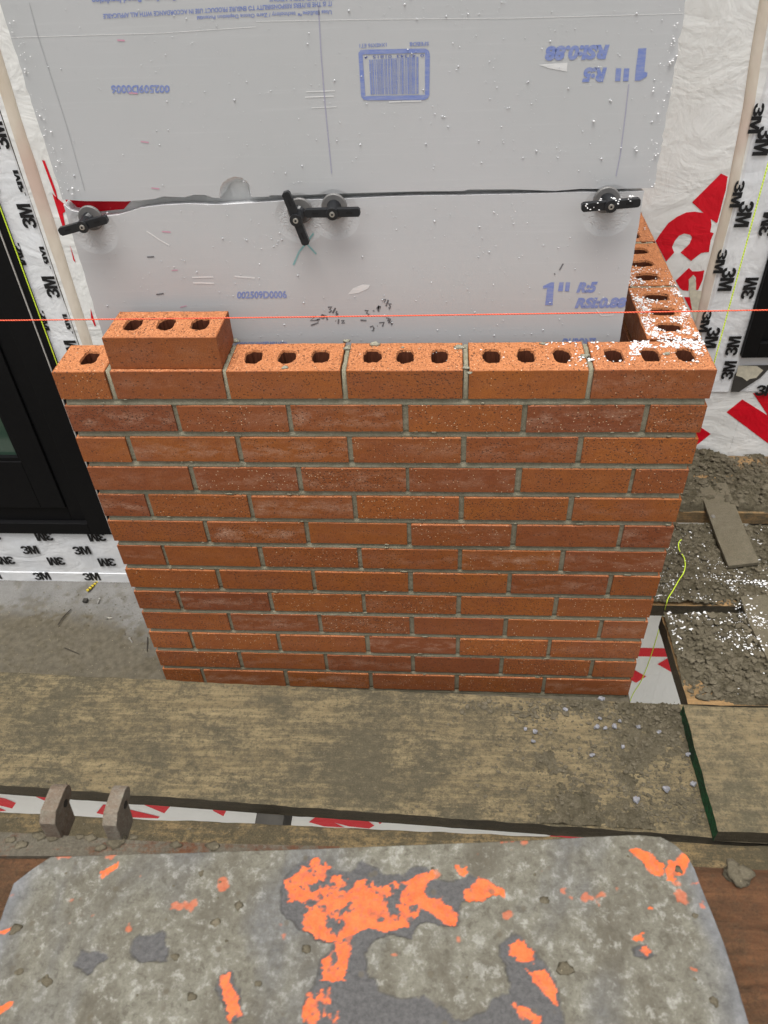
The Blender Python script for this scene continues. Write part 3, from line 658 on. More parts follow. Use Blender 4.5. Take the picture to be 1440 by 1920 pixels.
# smears of mortar on the top course
def lump(c, s, r, sub=2, flat=.6):
    bm = bmesh.new(); bmesh.ops.create_icosphere(bm, subdivisions=sub, radius=1)
    V = []; ph = [r.uniform(0, 9) for _ in range(3)]
    for v in bm.verts:
        k = 1+.28*math.sin(3.1*v.co.x+ph[0])*math.cos(2.7*v.co.y+ph[1])+.18*math.sin(5*v.co.z+4*v.co.x+ph[2])+r.uniform(-.12, .12)
        V.append((c[0]+v.co.x*s[0]*k, c[1]+v.co.y*s[1]*k, c[2]+v.co.z*s[2]*k))
    F = [tuple(q.index for q in f.verts) for f in bm.faces]; bm.free(); return V, F
b = MB(); r = random.Random(3)
for (u, v, s) in [(*p, s) for p, s in zip([(0.5497,0.0866),(0.5025,0.0725),(0.7064,0.0075),(0.6966,0.0737),(0.7114,-0.0091),(0.5986,0.0750),(0.4029,0.0101),(0.8385,0.0846),(0.9042,0.0430),(1.0380,0.0485),(0.2982,0.1012),(0.4990,0.0984)], (.009, .007, .006, .009, .005, .003, .006, .005, .007, .006, .008, .007))]:
    b.add(*lump((u, v, .001), (s, s*.7, s*.35), r))
b.build('mortar_smears', M_MORTP, bw, WL[bw], smooth=True)

b = MB(); r = random.Random(19)
for _ in range(110):
    k_ = r.randrange(0, NC-1); x_m = r.uniform(.01, W-.01); s_ = .0012+.0030*r.random()**2
    b.add(*lump((x_m, .0012, -k_*CP-BH-r.choice((.0004, J-.0008))), (s_*r.uniform(1, 2.6), .0016, s_*.55), r, 1))
setp(b.build('mortar_dabs', M_MORT, bw, WL[bw], smooth=True), kind='stuff')
lb = thing('loose_brick', (.198, .049, 0), 'loose three-hole brick resting on top of the wall near its left end', 'brick')
me = jbox_brick(BL, D, BH+.004, True, 777)
o = link('clay_body', me, lb, (.2005, .0535, (BH+.004)/2+.0006), (0, 0, -.01))

# ================================================================== INSULATION BOARDS
def board(name, outF, outB, label, parent_z, mat=M_BOARD):
    t = thing(name, (.51, YB+.0125, parent_z), label, 'insulation board')
    n = len(outF); V = [(p[0], YB, p[1]) for p in outF]+[(p[0], YB+.025, p[1]) for p in outB]
    tri = tessellate_polygon([[Vector((p[0], p[1], 0)) for p in outF]])
    F = []; fm = []
    for a, b2, c in tri:
        A, B, C2 = outF[a], outF[b2], outF[c]; s = (B[0]-A[0])*(C2[1]-A[1])-(B[1]-A[1])*(C2[0]-A[0])
        t3 = (a, b2, c) if s > 0 else (a, c, b2); F.append(t3); fm.append(0); F.append(tuple(i+n for i in t3[::-1])); fm.append(0)
    for i in range(n):
        j = (i+1) % n; F.append((i, n+i, n+j, j)); fm.append(1)
    mk('foam_panel', V, F, None, t, WL[t], mats=[M_BOARD, M_FOAMCUT], fm=fm)
    return t
def jag(a, b, n, amp, seed, ax=1):
    r = random.Random(seed); out = []
    for k in range(n):
        t = k/n; p = [a[0]+(b[0]-a[0])*t, a[1]+(b[1]-a[1])*t]
        if k: p[ax] += amp*(r.random()**2)*r.choice((-1, 1))
        out.append(tuple(p))
    return out
BT = .86
# upper board outline, clockwise from bottom-left: joint edge left->right with broken waves and a drilled half-hole
e1 = [(0.0494,0.2439),(0.0868,0.2406),(0.1531,0.2388),(0.1773,0.2396),(0.2025,0.2417),(0.2165,0.2452),(0.2383,0.2443),(0.2512,0.2432),(0.2695,0.2471),(0.2867,0.2463),(0.2988,0.2414),(0.3093,0.2412)]
arcF = [(0.3102,0.2487),(0.3130,0.2570),(0.3188,0.2651),(0.3284,0.2706),(0.3392,0.2736),(0.3499,0.2718),(0.3575,0.2659),(0.3610,0.2584),(0.3609,0.2493),(0.3606,0.2418)]
e2 = [(0.3665,0.2413),(0.3899,0.2416),(0.3910,0.2437),(0.4373,0.2428),(0.4886,0.2438),(0.5564,0.2444),(0.6236,0.2447),(0.6986,0.2439),(0.7052,0.2458),(0.7728,0.2448),(0.8387,0.2410),(0.8791,0.2434),(0.9278,0.2420),(0.9889,0.2423)]
right = jag(e2[-1], ([(0.9848,0.4869)][0][0], BT), 90, .0022, 4, 0)
left = jag(([(0.0439,0.5057)][0][0], BT), e1[0], 60, .0014, 6, 0)
uf = e1+arcF+e2[:-1]+right+left
cx, cz = [(0.3342,0.2398)][0]
ub = []
for i, p in enumerate(uf):
    if len(e1) <= i < len(e1)+len(arcF): ub.append((cx+(p[0]-cx)*.70, cz+(p[1]-cz)*.62-.001))
    else: ub.append((p[0], p[1]+(.0015 if i < len(e1)+len(e2)+len(arcF) else 0)))
top_b = board('foam_board', uf, ub, 'upper grey foam insulation board, its blue print upside down', .24)
t1 = [(0.9752,0.2381),(0.9286,0.2367),(0.8797,0.2385),(0.8308,0.2379),(0.7733,0.2375),(0.6988,0.2374),(0.6235,0.2381),(0.5560,0.2370),(0.5049,0.2355),(0.4364,0.2352),(0.3669,0.2324),(0.3231,0.2308),(0.2968,0.2304),(0.2534,0.2330),(0.2088,0.2313),(0.1742,0.2277),(0.1578,0.2228),(0.1356,0.2172),(0.1107,0.2150),(0.0890,0.2180),(0.0721,0.2219),(0.0573,0.2265),(0.0484,0.2354)]
lbot = [(0.0397,-0.0141),(0.9807,-0.0215)]
lowR = jag((lbot[1][0], -.42), t1[0], 60, .0008, 8, 0); lowL = jag(t1[-1], (lbot[0][0], -.42), 50, .0010, 9, 0)
lf = lowR+t1[:-1]+lowL
lbk = [(p[0], p[1]+(-.004 if len(lowR) <= i < len(lowR)+len(t1)-1 else 0)) for i, p in enumerate(lf)]
low_b = board('foam_board', lf, lbk, 'lower grey foam insulation board behind the brick, with handwritten sums in black marker', -.42)
YP = YB-.0005
def line_poly(pts, w): return ribbon(pts, w)
def q4(s): return s
# upper board print (upside down)
T = lambda txt, c, par, mat=M_BLUE, bold=.02, sh=0.0, nm='printed_text': print_text(txt, c, YP, nm, mat, par, bold, sh)
T('RSI:0.88', [(0.8937,0.4382),(0.8049,0.4390),(0.8074,0.4206),(0.8949,0.4200)], top_b, bold=.06, sh=.22)
T('R:5', [(0.8941,0.4101),(0.8601,0.4111),(0.8617,0.3922),(0.8952,0.3919)], top_b, bold=.06, sh=.22)
flat_poly([[(0.9336,0.4319),(0.9444,0.4322),(0.9465,0.4032),(0.9512,0.4018),(0.9513,0.3971),(0.9426,0.3919),(0.9352,0.3921),(0.9343,0.4063)], [(0.9068,0.4084),(0.9142,0.4082),(0.9152,0.3920),(0.9078,0.3922)], [(0.9179,0.4081),(0.9253,0.4078),(0.9264,0.3917),(0.9189,0.3919)]], YP, 'printed_text', M_BLUE, top_b)
T('002509D0006', [(0.2647,0.4057),(0.1768,0.4082),(0.1743,0.3965),(0.2623,0.3951)], top_b, bold=.03)
T('IT IS THE BUYERS RESPONSIBILITY TO ENSURE PRODUCT USE IN ACCORDANCE WITH ALL APPLICABLE', [(0.5128,0.5015),(0.1903,0.4971),(0.1894,0.4914),(0.5124,0.4959)], top_b, bold=.025)
T('LAWS AND REGULATIONS', [(0.5156,0.5081),(0.4277,0.5093),(0.4269,0.5037),(0.5151,0.5026)], top_b, bold=.025)
T('Uses BluEdge\u2122 technology / Zero Ozone Depletion Potential', [(0.5121,0.4928),(0.3231,0.4915),(0.3226,0.4855),(0.5115,0.4860)], top_b, bold=.02)
T('Styrofoam Brand Insulation', [(0.2998,0.5197),(0.1810,0.5200),(0.1784,0.5089),(0.2975,0.5093)], top_b, bold=.03)
fr_o = [(0.5453,0.4385),(0.5485,0.4417),(0.5546,0.4422),(0.6401,0.4409),(0.6446,0.4381),(0.6461,0.4334),(0.6451,0.3816),(0.6428,0.3775),(0.6381,0.3755),(0.5555,0.3770),(0.5492,0.3779),(0.5456,0.3830)]
fr_i = [(0.5512,0.4363),(0.6393,0.4356),(0.6389,0.3818),(0.5519,0.3828)]
flat_poly([[fr_o[0], fr_o[1], fr_o[2], fr_o[3], fr_o[4], fr_o[5], fr_i[1], fr_i[0]], [fr_o[5], fr_o[6], fr_o[7], fr_o[8], fr_i[2], fr_i[1]], [fr_o[8], fr_o[9], fr_o[10], fr_o[11], fr_i[3], fr_i[2]], [fr_o[11], fr_o[0], fr_i[0], fr_i[3]]], YP, 'printed_frame', M_BLUE, top_b)
r = random.Random(41); bars = []; t = 0.0
c0, c1, c2, c3 = [(0.5599,0.4294),(0.6310,0.4312),(0.6304,0.3835),(0.5598,0.3847)]
while t < 1:
    w = r.choice((.010, .010, .020, .030))
    if t+w > 1: break
    lerp = lambda A, B, s: (A[0]+(B[0]-A[0])*s, A[1]+(B[1]-A[1])*s)
    bars.append([lerp(c3, c2, t), lerp(c3, c2, t+w), lerp(c0, c1, t+w), lerp(c0, c1, t)]); t += w+r.choice((.009, .009, .018))
flat_poly(bars, YP, 'printed_barcode', M_BLUE, top_b)
T('0  41343  01815  4', [(0.6378,0.4343),(0.5534,0.4349),(0.5532,0.4309),(0.6378,0.4304)], top_b, M_BLUED, .01)
T('1X48X96 ET1', [(0.5858,0.4497),(0.5475,0.4496),(0.5472,0.4444),(0.5856,0.4451)], top_b, bold=.02); T('SFEBD8', [(0.6447,0.4492),(0.6179,0.4494),(0.6178,0.4442),(0.6446,0.4446)], top_b, bold=.02)
flat_each([line_poly([(0.4941,0.4972),(0.4922,0.4394),(0.4918,0.3702),(0.4930,0.2751)], .0016), line_poly([(0.9278,0.3876),(0.9294,0.3442),(0.9306,0.2924),(0.9289,0.2615)], .0014)], YP, 'chalk_line', M_PURP, top_b)
flat_poly([line_poly([(0.0895,0.5137),(0.0880,0.4718),(0.0902,0.4170),(0.0922,0.3548),(0.0911,0.2575)], .0009)], YP, 'pencil_line', M_GLINE, top_b)
flat_each([line_poly([(0.2021,0.4649),(0.2128,0.4639)], .002), line_poly([(0.2012,0.3968),(0.2139,0.3957)], .002), line_poly([(0.2018,0.3291),(0.2140,0.3273)], .002), line_poly([(0.2015,0.2593),(0.2142,0.2574)], .002)], YP-.0001, 'pink_stroke', M_PINK, top_b)
flat_each([line_poly([(0.4655,0.3909),(0.5079,0.3911)], .0016), line_poly([(0.4631,0.3838),(0.5057,0.3841)], .0016), line_poly([(0.4711,0.3693),(0.5084,0.3697)], .0012), line_poly([(0.5859,0.3741),(0.6334,0.3742)], .0018), [(0.7989,0.4162),(0.8387,0.4177),(0.8392,0.4064),(0.8142,0.4111)], line_poly([(0.4050,0.4812),(0.5685,0.4785),(0.7580,0.4736),(0.9851,0.4717)], .0008), line_poly([(0.0473,0.4731),(0.2659,0.4715),(0.4040,0.4748)], .0008)], YP+.0001, 'scuff', M_PALE, top_b)
# lower board print
T('R:5', [(0.8913,0.0711),(0.9250,0.0707),(0.9249,0.0907),(0.8917,0.0902)], low_b, bold=.06, sh=.22)
T('RSI:0.88', [(0.8919,0.0427),(0.9788,0.0427),(0.9766,0.0623),(0.8923,0.0624)], low_b, bold=.06, sh=.22)
flat_poly([[(0.8417,0.0492),(0.8543,0.0491),(0.8528,0.0907),(0.8475,0.0908),(0.8349,0.0843),(0.8353,0.0795),(0.8423,0.0804)], [(0.8607,0.0744),(0.8687,0.0743),(0.8687,0.0905),(0.8617,0.0906)], [(0.8723,0.0742),(0.8794,0.0741),(0.8793,0.0904),(0.8723,0.0905)]], YP, 'printed_text', M_BLUE, low_b)
T('002509D0006', [(0.3075,0.0674),(0.3963,0.0673),(0.3971,0.0812),(0.3108,0.0813)], low_b, bold=.03)
T('DUPONT', [(0.8751,-0.0291),(0.9422,-0.0296),(0.9354,-0.0138),(0.8800,-0.0144)], low_b, bold=.04)
T('TECHNOLOGY BRANDED INSULATION', [(0.2881,-0.0237),(0.3848,-0.0233),(0.3857,-0.0168),(0.2892,-0.0171)], low_b, bold=.03)
flat_each([line_poly([(0.2023,0.1885),(0.2165,0.1873)], .002), line_poly([(0.2032,0.1208),(0.2137,0.1216)], .0018), line_poly([(0.2031,0.0523),(0.2153,0.0553)], .0018)], YP, 'pink_stroke', M_PINK, low_b)
hand = [[(0.4318,0.0314),(0.4434,0.0333),(0.4330,0.0241),(0.4474,0.0250),(0.4459,0.0198),(0.4329,0.0147)], [(0.4446,0.0261),(0.4504,0.0271)], [(0.4624,0.0331),(0.4550,0.0353),(0.4507,0.0302),(0.4562,0.0281),(0.4615,0.0332),(0.4635,0.0249)],
        [(0.4667,0.0494),(0.4734,0.0504),(0.4692,0.0453),(0.4728,0.0433),(0.4677,0.0392)], [(0.4798,0.0483),(0.4742,0.0381)], [(0.4821,0.0421),(0.4800,0.0391),(0.4835,0.0360),(0.4805,0.0340),(0.4798,0.0371)],
        [(0.4837,0.0267),(0.4820,0.0174)], [(0.4882,0.0236),(0.4930,0.0246),(0.4887,0.0184),(0.4945,0.0194)], [(0.4777,0.0237),(0.4786,0.0227)],
        [(0.5310,0.0426),(0.5366,0.0426),(0.5335,0.0375),(0.5381,0.0354),(0.5351,0.0324)], [(0.5450,0.0415),(0.5478,0.0425)], [(0.5567,0.0514),(0.5527,0.0475),(0.5573,0.0444),(0.5585,0.0504),(0.5557,0.0514),(0.5552,0.0403)],
        [(0.5627,0.0624),(0.5683,0.0633),(0.5662,0.0573)], [(0.5729,0.0622),(0.5687,0.0503)], [(0.5781,0.0542),(0.5735,0.0553),(0.5761,0.0492),(0.5740,0.0442),(0.5733,0.0482)],
        [(0.5386,0.0106),(0.5435,0.0127),(0.5451,0.0085),(0.5439,0.0032),(0.5411,0.0043)], [(0.5510,0.0126),(0.5520,0.0126)], [(0.5551,0.0188),(0.5637,0.0197),(0.5605,0.0115)], [(0.5678,0.0280),(0.5725,0.0279),(0.5704,0.0218)], [(0.5753,0.0269),(0.5721,0.0176)], [(0.5788,0.0217),(0.5759,0.0196),(0.5776,0.0144),(0.5758,0.0155)]]
for a_, b_ in ((0, 9), (9, 14), (14, len(hand))): flat_poly([line_poly(h, .0027) for h in hand[a_:b_]], YP, 'handwriting', M_MARK, low_b)
flat_each([line_poly([(0.5223,0.0243),(0.5327,0.0232)], .0028), line_poly([(0.1661,0.1451),(0.1783,0.1458)], .0022), line_poly([(0.1655,0.0771),(0.1793,0.0790)], .0022), line_poly([(0.8514,0.1049),(0.8531,0.1058)], .003), line_poly([(0.8594,0.1122),(0.8644,0.1232)], .0022)], YP-.0001, 'black_stroke', M_MARK, low_b)
flat_poly([line_poly([(0.4549,0.1813),(0.4417,0.1655),(0.4274,0.1502),(0.4148,0.1272)], .0030)], YP, 'marker_cross', M_CYAN, low_b)
flat_poly([line_poly([(0.4308,0.1791),(0.4399,0.1655),(0.4558,0.1461)], .0030)], YP-.0001, 'marker_cross', M_CYAN, low_b)
flat_each([[(0.5032,0.0730),(0.5133,0.0846),(0.5302,0.0912),(0.5429,0.0901),(0.5389,0.0833),(0.5219,0.0757)], line_poly([(0.2359,0.1078),(0.2735,0.1082)], .0025), line_poly([(0.2358,0.0980),(0.2731,0.0966)], .003), line_poly([(0.3108,0.1087),(0.3456,0.1053)], .003), line_poly([(0.9291,0.0403),(0.9397,0.0282),(0.9593,0.0300)], .002), line_poly([(0.9366,0.0638),(0.9522,0.0480),(0.9646,0.0537)], .002), line_poly([(0.1763,0.1898),(0.1953,0.1742),(0.2095,0.1648)], .0022)], YP+.0001, 'scuff', M_PALE, low_b)

# water drops
def domes(pts, name, mat, label):
    b = MB(); V = []; F = []
    for (x, y, z, rr) in pts:
        n = len(V)
        for lv, (q, h) in enumerate(((1, 0), (.75, .45))):
            for k in range(7): a = k/7*6.283; V.append((x+rr*q*math.cos(a), y-rr*h, z+rr*q*math.sin(a)*1.1))
        V.append((x, y-rr*.62, z))
        for k in range(7):
            k2 = (k+1) % 7; F.append((n+k, n+k2, n+7+k2, n+7+k)); F.append((n+7+k, n+7+k2, n+14))
    o = mk(name, V, F, mat, None, None, True); return setp(o, label=label, kind='stuff')
r = random.Random(12); pts = []
for _ in range(1700):
    x = r.uniform(.06, .97); z = r.uniform(-.02, .52); s = min(.0016, .0003+.00028*r.expovariate(1.0))
    if x < .3 and r.random() < .5: continue
    if abs(z-.242) < .012: continue
    pts.append((x, YB-.0006, z, s))
domes(pts, 'rain_drops', M_DROP, 'small rain drops clinging to the grey foam boards')

# ================================================================== WING TIES
def tie(x, z, ang, tilt, label, wx=0, wz=0):
    t = thing('wing_tie', (x, YB, z), label, 'wing tie', 'black wing ties holding the foam boards'); Lc = WL[t]
    b = MB(); R0 = .0205
    ring = lambda yy, rr: [(x+rr*math.cos(k/28*6.283), yy, z+rr*math.sin(k/28*6.283)) for k in range(28)]
    V = ring(YB-.0005, R0)+ring(YB-.003, R0)+ring(YB-.0045, R0-.0015)+[(x, YB-.0045, z)]
    F = [(k, (k+1) % 28, 28+(k+1) % 28, 28+k) for k in range(28)]+[(28+k, 28+(k+1) % 28, 56+(k+1) % 28, 56+k) for k in range(28)]+[(56+k, 56+(k+1) % 28, 84) for k in range(28)]
    b.add(V, F); b.build('washer', M_WASH, t, Lc, smooth=False)
    c, s = math.cos(ang), math.sin(ang); X, Zz = x+wx, z+wz
    b = MB(); b.tube([(x, YB-.004, z), (X, YB-.012, Zz), (X, YB-.034, Zz-.001)], [.0118, .0108, .0098], 18)
    def arm(d):
        L0, L1, hw = .007*d, .0440*d, .0066
        def f(p, side):
            px, pz = p; yy = YB-.0225-(.009 if side else 0)-tilt*px
            return (X+px*c-pz*s, yy, Zz+px*s+pz*c)
        poly = [(L0, -hw), (L1*.93, -hw), (L1, -hw*.5), (L1, hw*.6), (L1*.93, hw), (L0, hw)]
        if d < 0: poly = poly[::-1]
        b.prism(poly, f)
    arm(1); arm(-1); b.build('wing', M_PLAST, t, Lc, bevel=.0008)
    b = MB()
    for d in (1, -1):
        p0, p1 = .022*d, .032*d
        def f(p, side):
            px, pz = p; return (X+px*c-pz*s, YB-.0319-tilt*px-(.0003 if side else 0), Zz+px*s+pz*c)
        b = MB(); b.prism([(p0, -.0008), (p1, -.0008), (p1, .0022), (p0, .0022)] if d > 0 else [(p1, -.0008), (p0, -.0008), (p0, .0022), (p1, .0022)], f)
        b.build('slot', M_BLACKP, t, Lc)
    b = MB(); b.tube([(X, YB-.0335, Zz-.001), (X, YB-.0352, Zz-.001)], [.0047, .0040], 14); b.build('screw_head', M_STEEL, t, Lc, smooth=False)
    b = MB(); b.tube([(X, YB-.03525, Zz-.001), (X, YB-.0357, Zz-.001)], [.0019, .0019], 6); b.build('screw_socket', M_BLACKP, t, Lc)
    return t
w1, w2, w3, w4 = [(0.0886,0.2137),(0.4371,0.2191),(0.4929,0.2248),(0.9196,0.2263)]
tie(*w1, math.radians(13), 0, 'black wing tie at the far left end of the foam joint, tilted slightly', -.004, -.002)
tie(*w2, math.radians(-74), 0, 'black wing tie turned almost upright above the teal marker cross', -.003, -.003)
tie(*w3, math.radians(0), 0, 'black wing tie lying level just right of the upright tie')
t4 = tie(*w4, math.radians(4), 0, 'black wing tie dusted with white foam crumbs at the right end of the joint', .002, .002)

# ================================================================== STRINGS
s0, s1, s2 = [(-0.0527,0.1014),(0.5753,0.1015),(1.1572,0.1069)]
dx = (s2[1]-s0[1])/(s2[0]-s0[0])
pts = [(x, -.002, s1[1]-.0012+(x-s1[0])*dx+.0012*((x-s1[0])/.6)**2) for x in np.linspace(-1.7, 3.0, 60)]
b = MB(); b.tube(pts, .00105, 7); o = b.build('mason_line', M_ORG, smooth=True); setp(o, 'taut orange mason line stretched level above the top course', 'string')
b = MB(); b.tube([(-.0105, .048, 2.2), (-.0125, .048, -.02), (-.0135, .046, ZB+.002)], .0010, 7); o = b.build('plumb_line', M_LIME, smooth=True); setp(o, 'lime plumb line down the left end of the brick wall', 'string')
b = MB(); b.tube([(1.1185, .045, 2.2), (1.1170, .045, -.02), (1.1160, .045, -.86)], .0010, 7); o = b.build('plumb_line', M_LIME, smooth=True); setp(o, 'lime plumb line down the right corner of the brick wall', 'string')

# ================================================================== SCAFFOLD PLANKS
def plank(corners, z, th, mt, me, label, endmat=None, group='scaffold planks', seed=1, nx=160, ny=40, name='scaffold_plank', cup=.001):
    """corners near-left, near-right, far-right, far-left"""
    c = np.array(corners); ctr = c.mean(0); t = thing(name, (ctr[0], ctr[1], z-th), label, 'plank', group)
    u, v = np.meshgrid(np.linspace(0, 1, nx), np.linspace(0, 1, ny))
    X = (c[0][0]*(1-u)+c[1][0]*u)*(1-v)+(c[3][0]*(1-u)+c[2][0]*u)*v; Y = (c[0][1]*(1-u)+c[1][1]*u)*(1-v)+(c[3][1]*(1-u)+c[2][1]*u)*v
    edge = (v == 0) | (v == 1); Y = Y+np.where(v == 0, 1, np.where(v == 1, -1, 0))*.004*(fbm(X, Y*0+seed, 25, 4, seed)-.5)
    X = X+np.where((u == 0), .004*(fbm(Y, X*0+seed, 40, 3, seed)-.5), 0)
    Z = z+.0012*(fbm(X*.15, Y, 90, 4, seed+1)-.5)-cup*(2*v-1)**2-np.where(edge | (u == 0) | (u == 1), .0015, 0)
    top = np.stack([X, Y, Z], -1); n = nx*ny
    V = np.concatenate([top.reshape(-1, 3), np.stack([X, Y, np.full_like(Z, z-th)], -1).reshape(-1, 3)])
    F = grid(nx, ny).tolist(); fm = [0]*len(F); g = np.arange(n).reshape(ny, nx)
    for a in (g[0], g[-1], g[:, 0], g[:, -1]):
        side = 2 if (a is not None and len(a) == ny and a[0] == g[0, 0]) and endmat else 1
        for i in range(len(a)-1): F.append((a[i], a[i+1], a[i+1]+n, a[i]+n)); fm.append(side)
    cor = [g[0, 0]+n, g[0, -1]+n, g[-1, -1]+n, g[-1, 0]+n]; F.append(tuple(cor[::-1])); fm.append(1)
    o = mk('board', V, [tuple(int(i) for i in f) for f in F], None, t, WL[t], mats=[mt, me, endmat or me], fm=fm)
    return t
ZP = -.70
def lineY(p, q, x): return p[1]+(q[1]-p[1])*(x-p[0])/(q[0]-p[0])
a0, a1 = [(-0.3097,-0.1106),(1.1748,-0.1490)]; n0, n1 = [(-0.1901,-0.3789),(1.1593,-0.4283)]
P1 = [(-1.7, lineY(n0, n1, -1.7)), (1.72, lineY(n0, n1, 1.72)), (1.72, lineY(a0, a1, 1.72)), (-1.7, lineY(a0, a1, -1.7))]
p1 = plank(P1, ZP, .038, M_P1, M_PEDGE, 'wide mortar-stained plank running under the foot of the brick wall', seed=2, nx=600, ny=90)
g0, g1, g2, g3 = [(1.1516,-0.1761),(1.1551,-0.4355),(1.2381,-0.4379),(1.3152,-0.1757)]
P2 = [(g1[0], g1[1]), (2.05, g1[1]-.012), (2.05, g0[1]-.006), (g0[0], g0[1])]
p2 = plank(P2, -.6615, .038, M_P2, M_PEDGE, 'worn yellow plank with its end painted green, lapped over the wide plank', M_GREEN, seed=5, nx=240, ny=60)
c0_, c1_ = [(-0.1660,-0.4331),(0.8381,-0.4456)]
P3 = [(-1.7, -.655), (2.05, -.68), (2.05, -.445), (-1.7, lineY(c0_, c1_, -.6)+.0)]
p3 = plank(P3, ZP, .038, M_P3, M_PEDGE, 'grimy plank next to the steel plate, nearer than the wide plank', seed=8, nx=400, ny=50)
# right-hand deck in the recess
pa = [(1.2669,0.4368),(1.5053,0.4361),(1.5745,0.6717)]; pb = [(1.1758,0.1262),(1.4169,0.1353),(1.4933,0.3953),(1.2530,0.3955)]; pc = [(1.1860,-0.1422),(1.3361,-0.1399),(1.4074,0.1028),(1.1850,0.1004)]
xa = 1.157
PA = [(1.155, pa[0][1]), (2.05, pa[1][1]), (2.05, YR-.012), (1.150, YR-.012)]
PB = [(1.150, pb[0][1]-.002), (2.05, pb[1][1]), (2.05, pb[2][1]-.004), (1.152, pb[3][1]-.004)]
PC = [(1.178, pc[0][1]), (2.05, pc[1][1]+.001), (2.05, pc[2][1]-.004), (1.172, pc[3][1]-.006)]
plank(PA, -.690, .038, M_PW, M_PW, 'mortar-covered plank against the wrapped wall, farthest of the right-hand deck', seed=11, group='deck planks right of the wall', nx=200)
plank(PB, -.702, .038, M_PW, M_PEDGE, 'middle plank of the right-hand deck, thick with mortar and white crumbs', M_PEDGE, seed=12, group='deck planks right of the wall', nx=200)
plank(PC, -.706, .040, M_PW, M_PEDGE, 'nearest plank of the right-hand deck, bare wood showing at its corner', M_PEDGE, seed=13, group='deck planks right of the wall', nx=200)
# cleats nailed across the deck
def cleat(px, z, label, seed):
    b = MB(); b.prism(px, lambda p, s: (p[0], p[1], z-(.0 if s else .010))); c = np.array(px).mean(0)
    t = thing('wood_cleat', (c[0], c[1], z-.01), label, 'board'); o = b.build('board', M_CRUSTW, t, WL[t], bevel=.0012); return t
M_CRUSTW = m_plank('mortared_cleat', (.14, .115, .07), (.17, .14, .09), (.13, .112, .074), (.21, .182, .13), (.5, .66), 9.3)
CL1 = [(1.3454,0.5344),(1.3434,0.4167),(1.3427,0.3180),(1.3452,0.2246),(1.4200,0.2385),(1.4183,0.3676),(1.4200,0.5352)]
t = cleat(CL1, -.672, 'mortar-coated wooden cleat screwed across the two far deck planks', 3)
sc = [(1.3522,0.3994)][0]
b = MB(); b.tube([(sc[0], sc[1], -.6725), (sc[0], sc[1], -.6700)], [.0062, .0050], 14); b.build('screw_head', M_STEEL, t, WL[t])
CL2 = [(1.3521,0.1389),(1.3492,0.0640),(1.3561,0.0040),(1.3604,-0.0461),(1.4883,-0.0493),(1.5132,0.1559)]
cleat(CL2, -.684, 'broad flat board lying on the right-hand deck at the picture edge', 4)

# dried mortar on the deck
def crust_h(seed, bias, amp=.010, fn=None):
    def h(X, Y):
        base = fbm(X, Y, 9, 4, seed)+bias+(fn(X, Y) if fn else 0)
        lumps = fbm(X, Y, 55, 4, seed+5, .6); fine = fbm(X, Y, 260, 3, seed+9, .6); cr = np.abs(fbm(X, Y, 38, 3, seed+12)-.5)*2
        return (sstep(.30, .62, base)*amp*(.55+.9*lumps)-.0025)+.011*(fine-.5)*sstep(.3, .5, base)+.010*(lumps-.5)*sstep(.25, .5, base)-.003*sstep(.07, 0, cr)
    return h
def cr(name, quad, z, h, nx, ny, label):
    o = sheet(name, quad, nx, ny, z, h, M_CRUST, cull=-.0012); return setp(o, label=label, kind='stuff')
edgeA = lambda X, Y: -.55*sstep(pa[0][1]+.012, pa[0][1]+.001, Y)-.35*sstep(1.40, 1.50, X)*sstep(.56, .66, Y)
hA = crust_h(21, .22, .018, edgeA); cr('dried_mortar', [(1.150, pa[0][1]), (1.75, pa[0][1]), (1.75, YR-.006), (1.150, YR-.006)], -.690, hA, 260, 120, 'grey mortar dropped on the far deck plank')
hB = crust_h(33, .22, .015, lambda X, Y: -.5*sstep(pb[0][1]+.035, pb[0][1]+.004, Y)*(fbm(X, Y, 12, 2, 5) > .5)-.3*sstep(pb[0][1]+.02, pb[0][1], Y)); cr('dried_mortar', [(1.151, pb[0][1]), (1.70, pb[0][1]), (1.70, pb[3][1]-.004), (1.151, pb[3][1]-.004)], -.702, hB, 260, 130, 'lumpy mortar on the middle deck plank')
hC = crust_h(45, .17, .014, lambda X, Y: -.45*sstep(1.27, 1.19, X)*sstep(-.01, -.12, Y)-.3*sstep(pc[0][1]+.02, pc[0][1], Y)); cr('dried_mortar', [(1.176, pc[0][1]+.001), (1.60, pc[0][1]+.001), (1.60, pc[3][1]-.006), (1.173, pc[3][1]-.006)], -.706, hC, 230, 150, 'grey mortar on the nearest deck plank')
fP1 = lambda X, Y: -.62+.60*sstep(.72, 1.02, X+.25*(fbm(X, Y, 14, 3, 77)-.5))+.20*sstep(-.27, -.15, Y)*sstep(.0, .9, X)+.12*sstep(-.15, -.11, Y)
h1 = crust_h(57, .02, .0075, fP1); cr('dried_mortar', [(-.4, n0[1]-.012), (1.155, n1[1]+.006), (1.155, a1[1]-.003), (-.4, a0[1]-.003)], ZP-.0008, h1, 620, 120, 'sandy mortar crumbs on the right part of the wide plank')

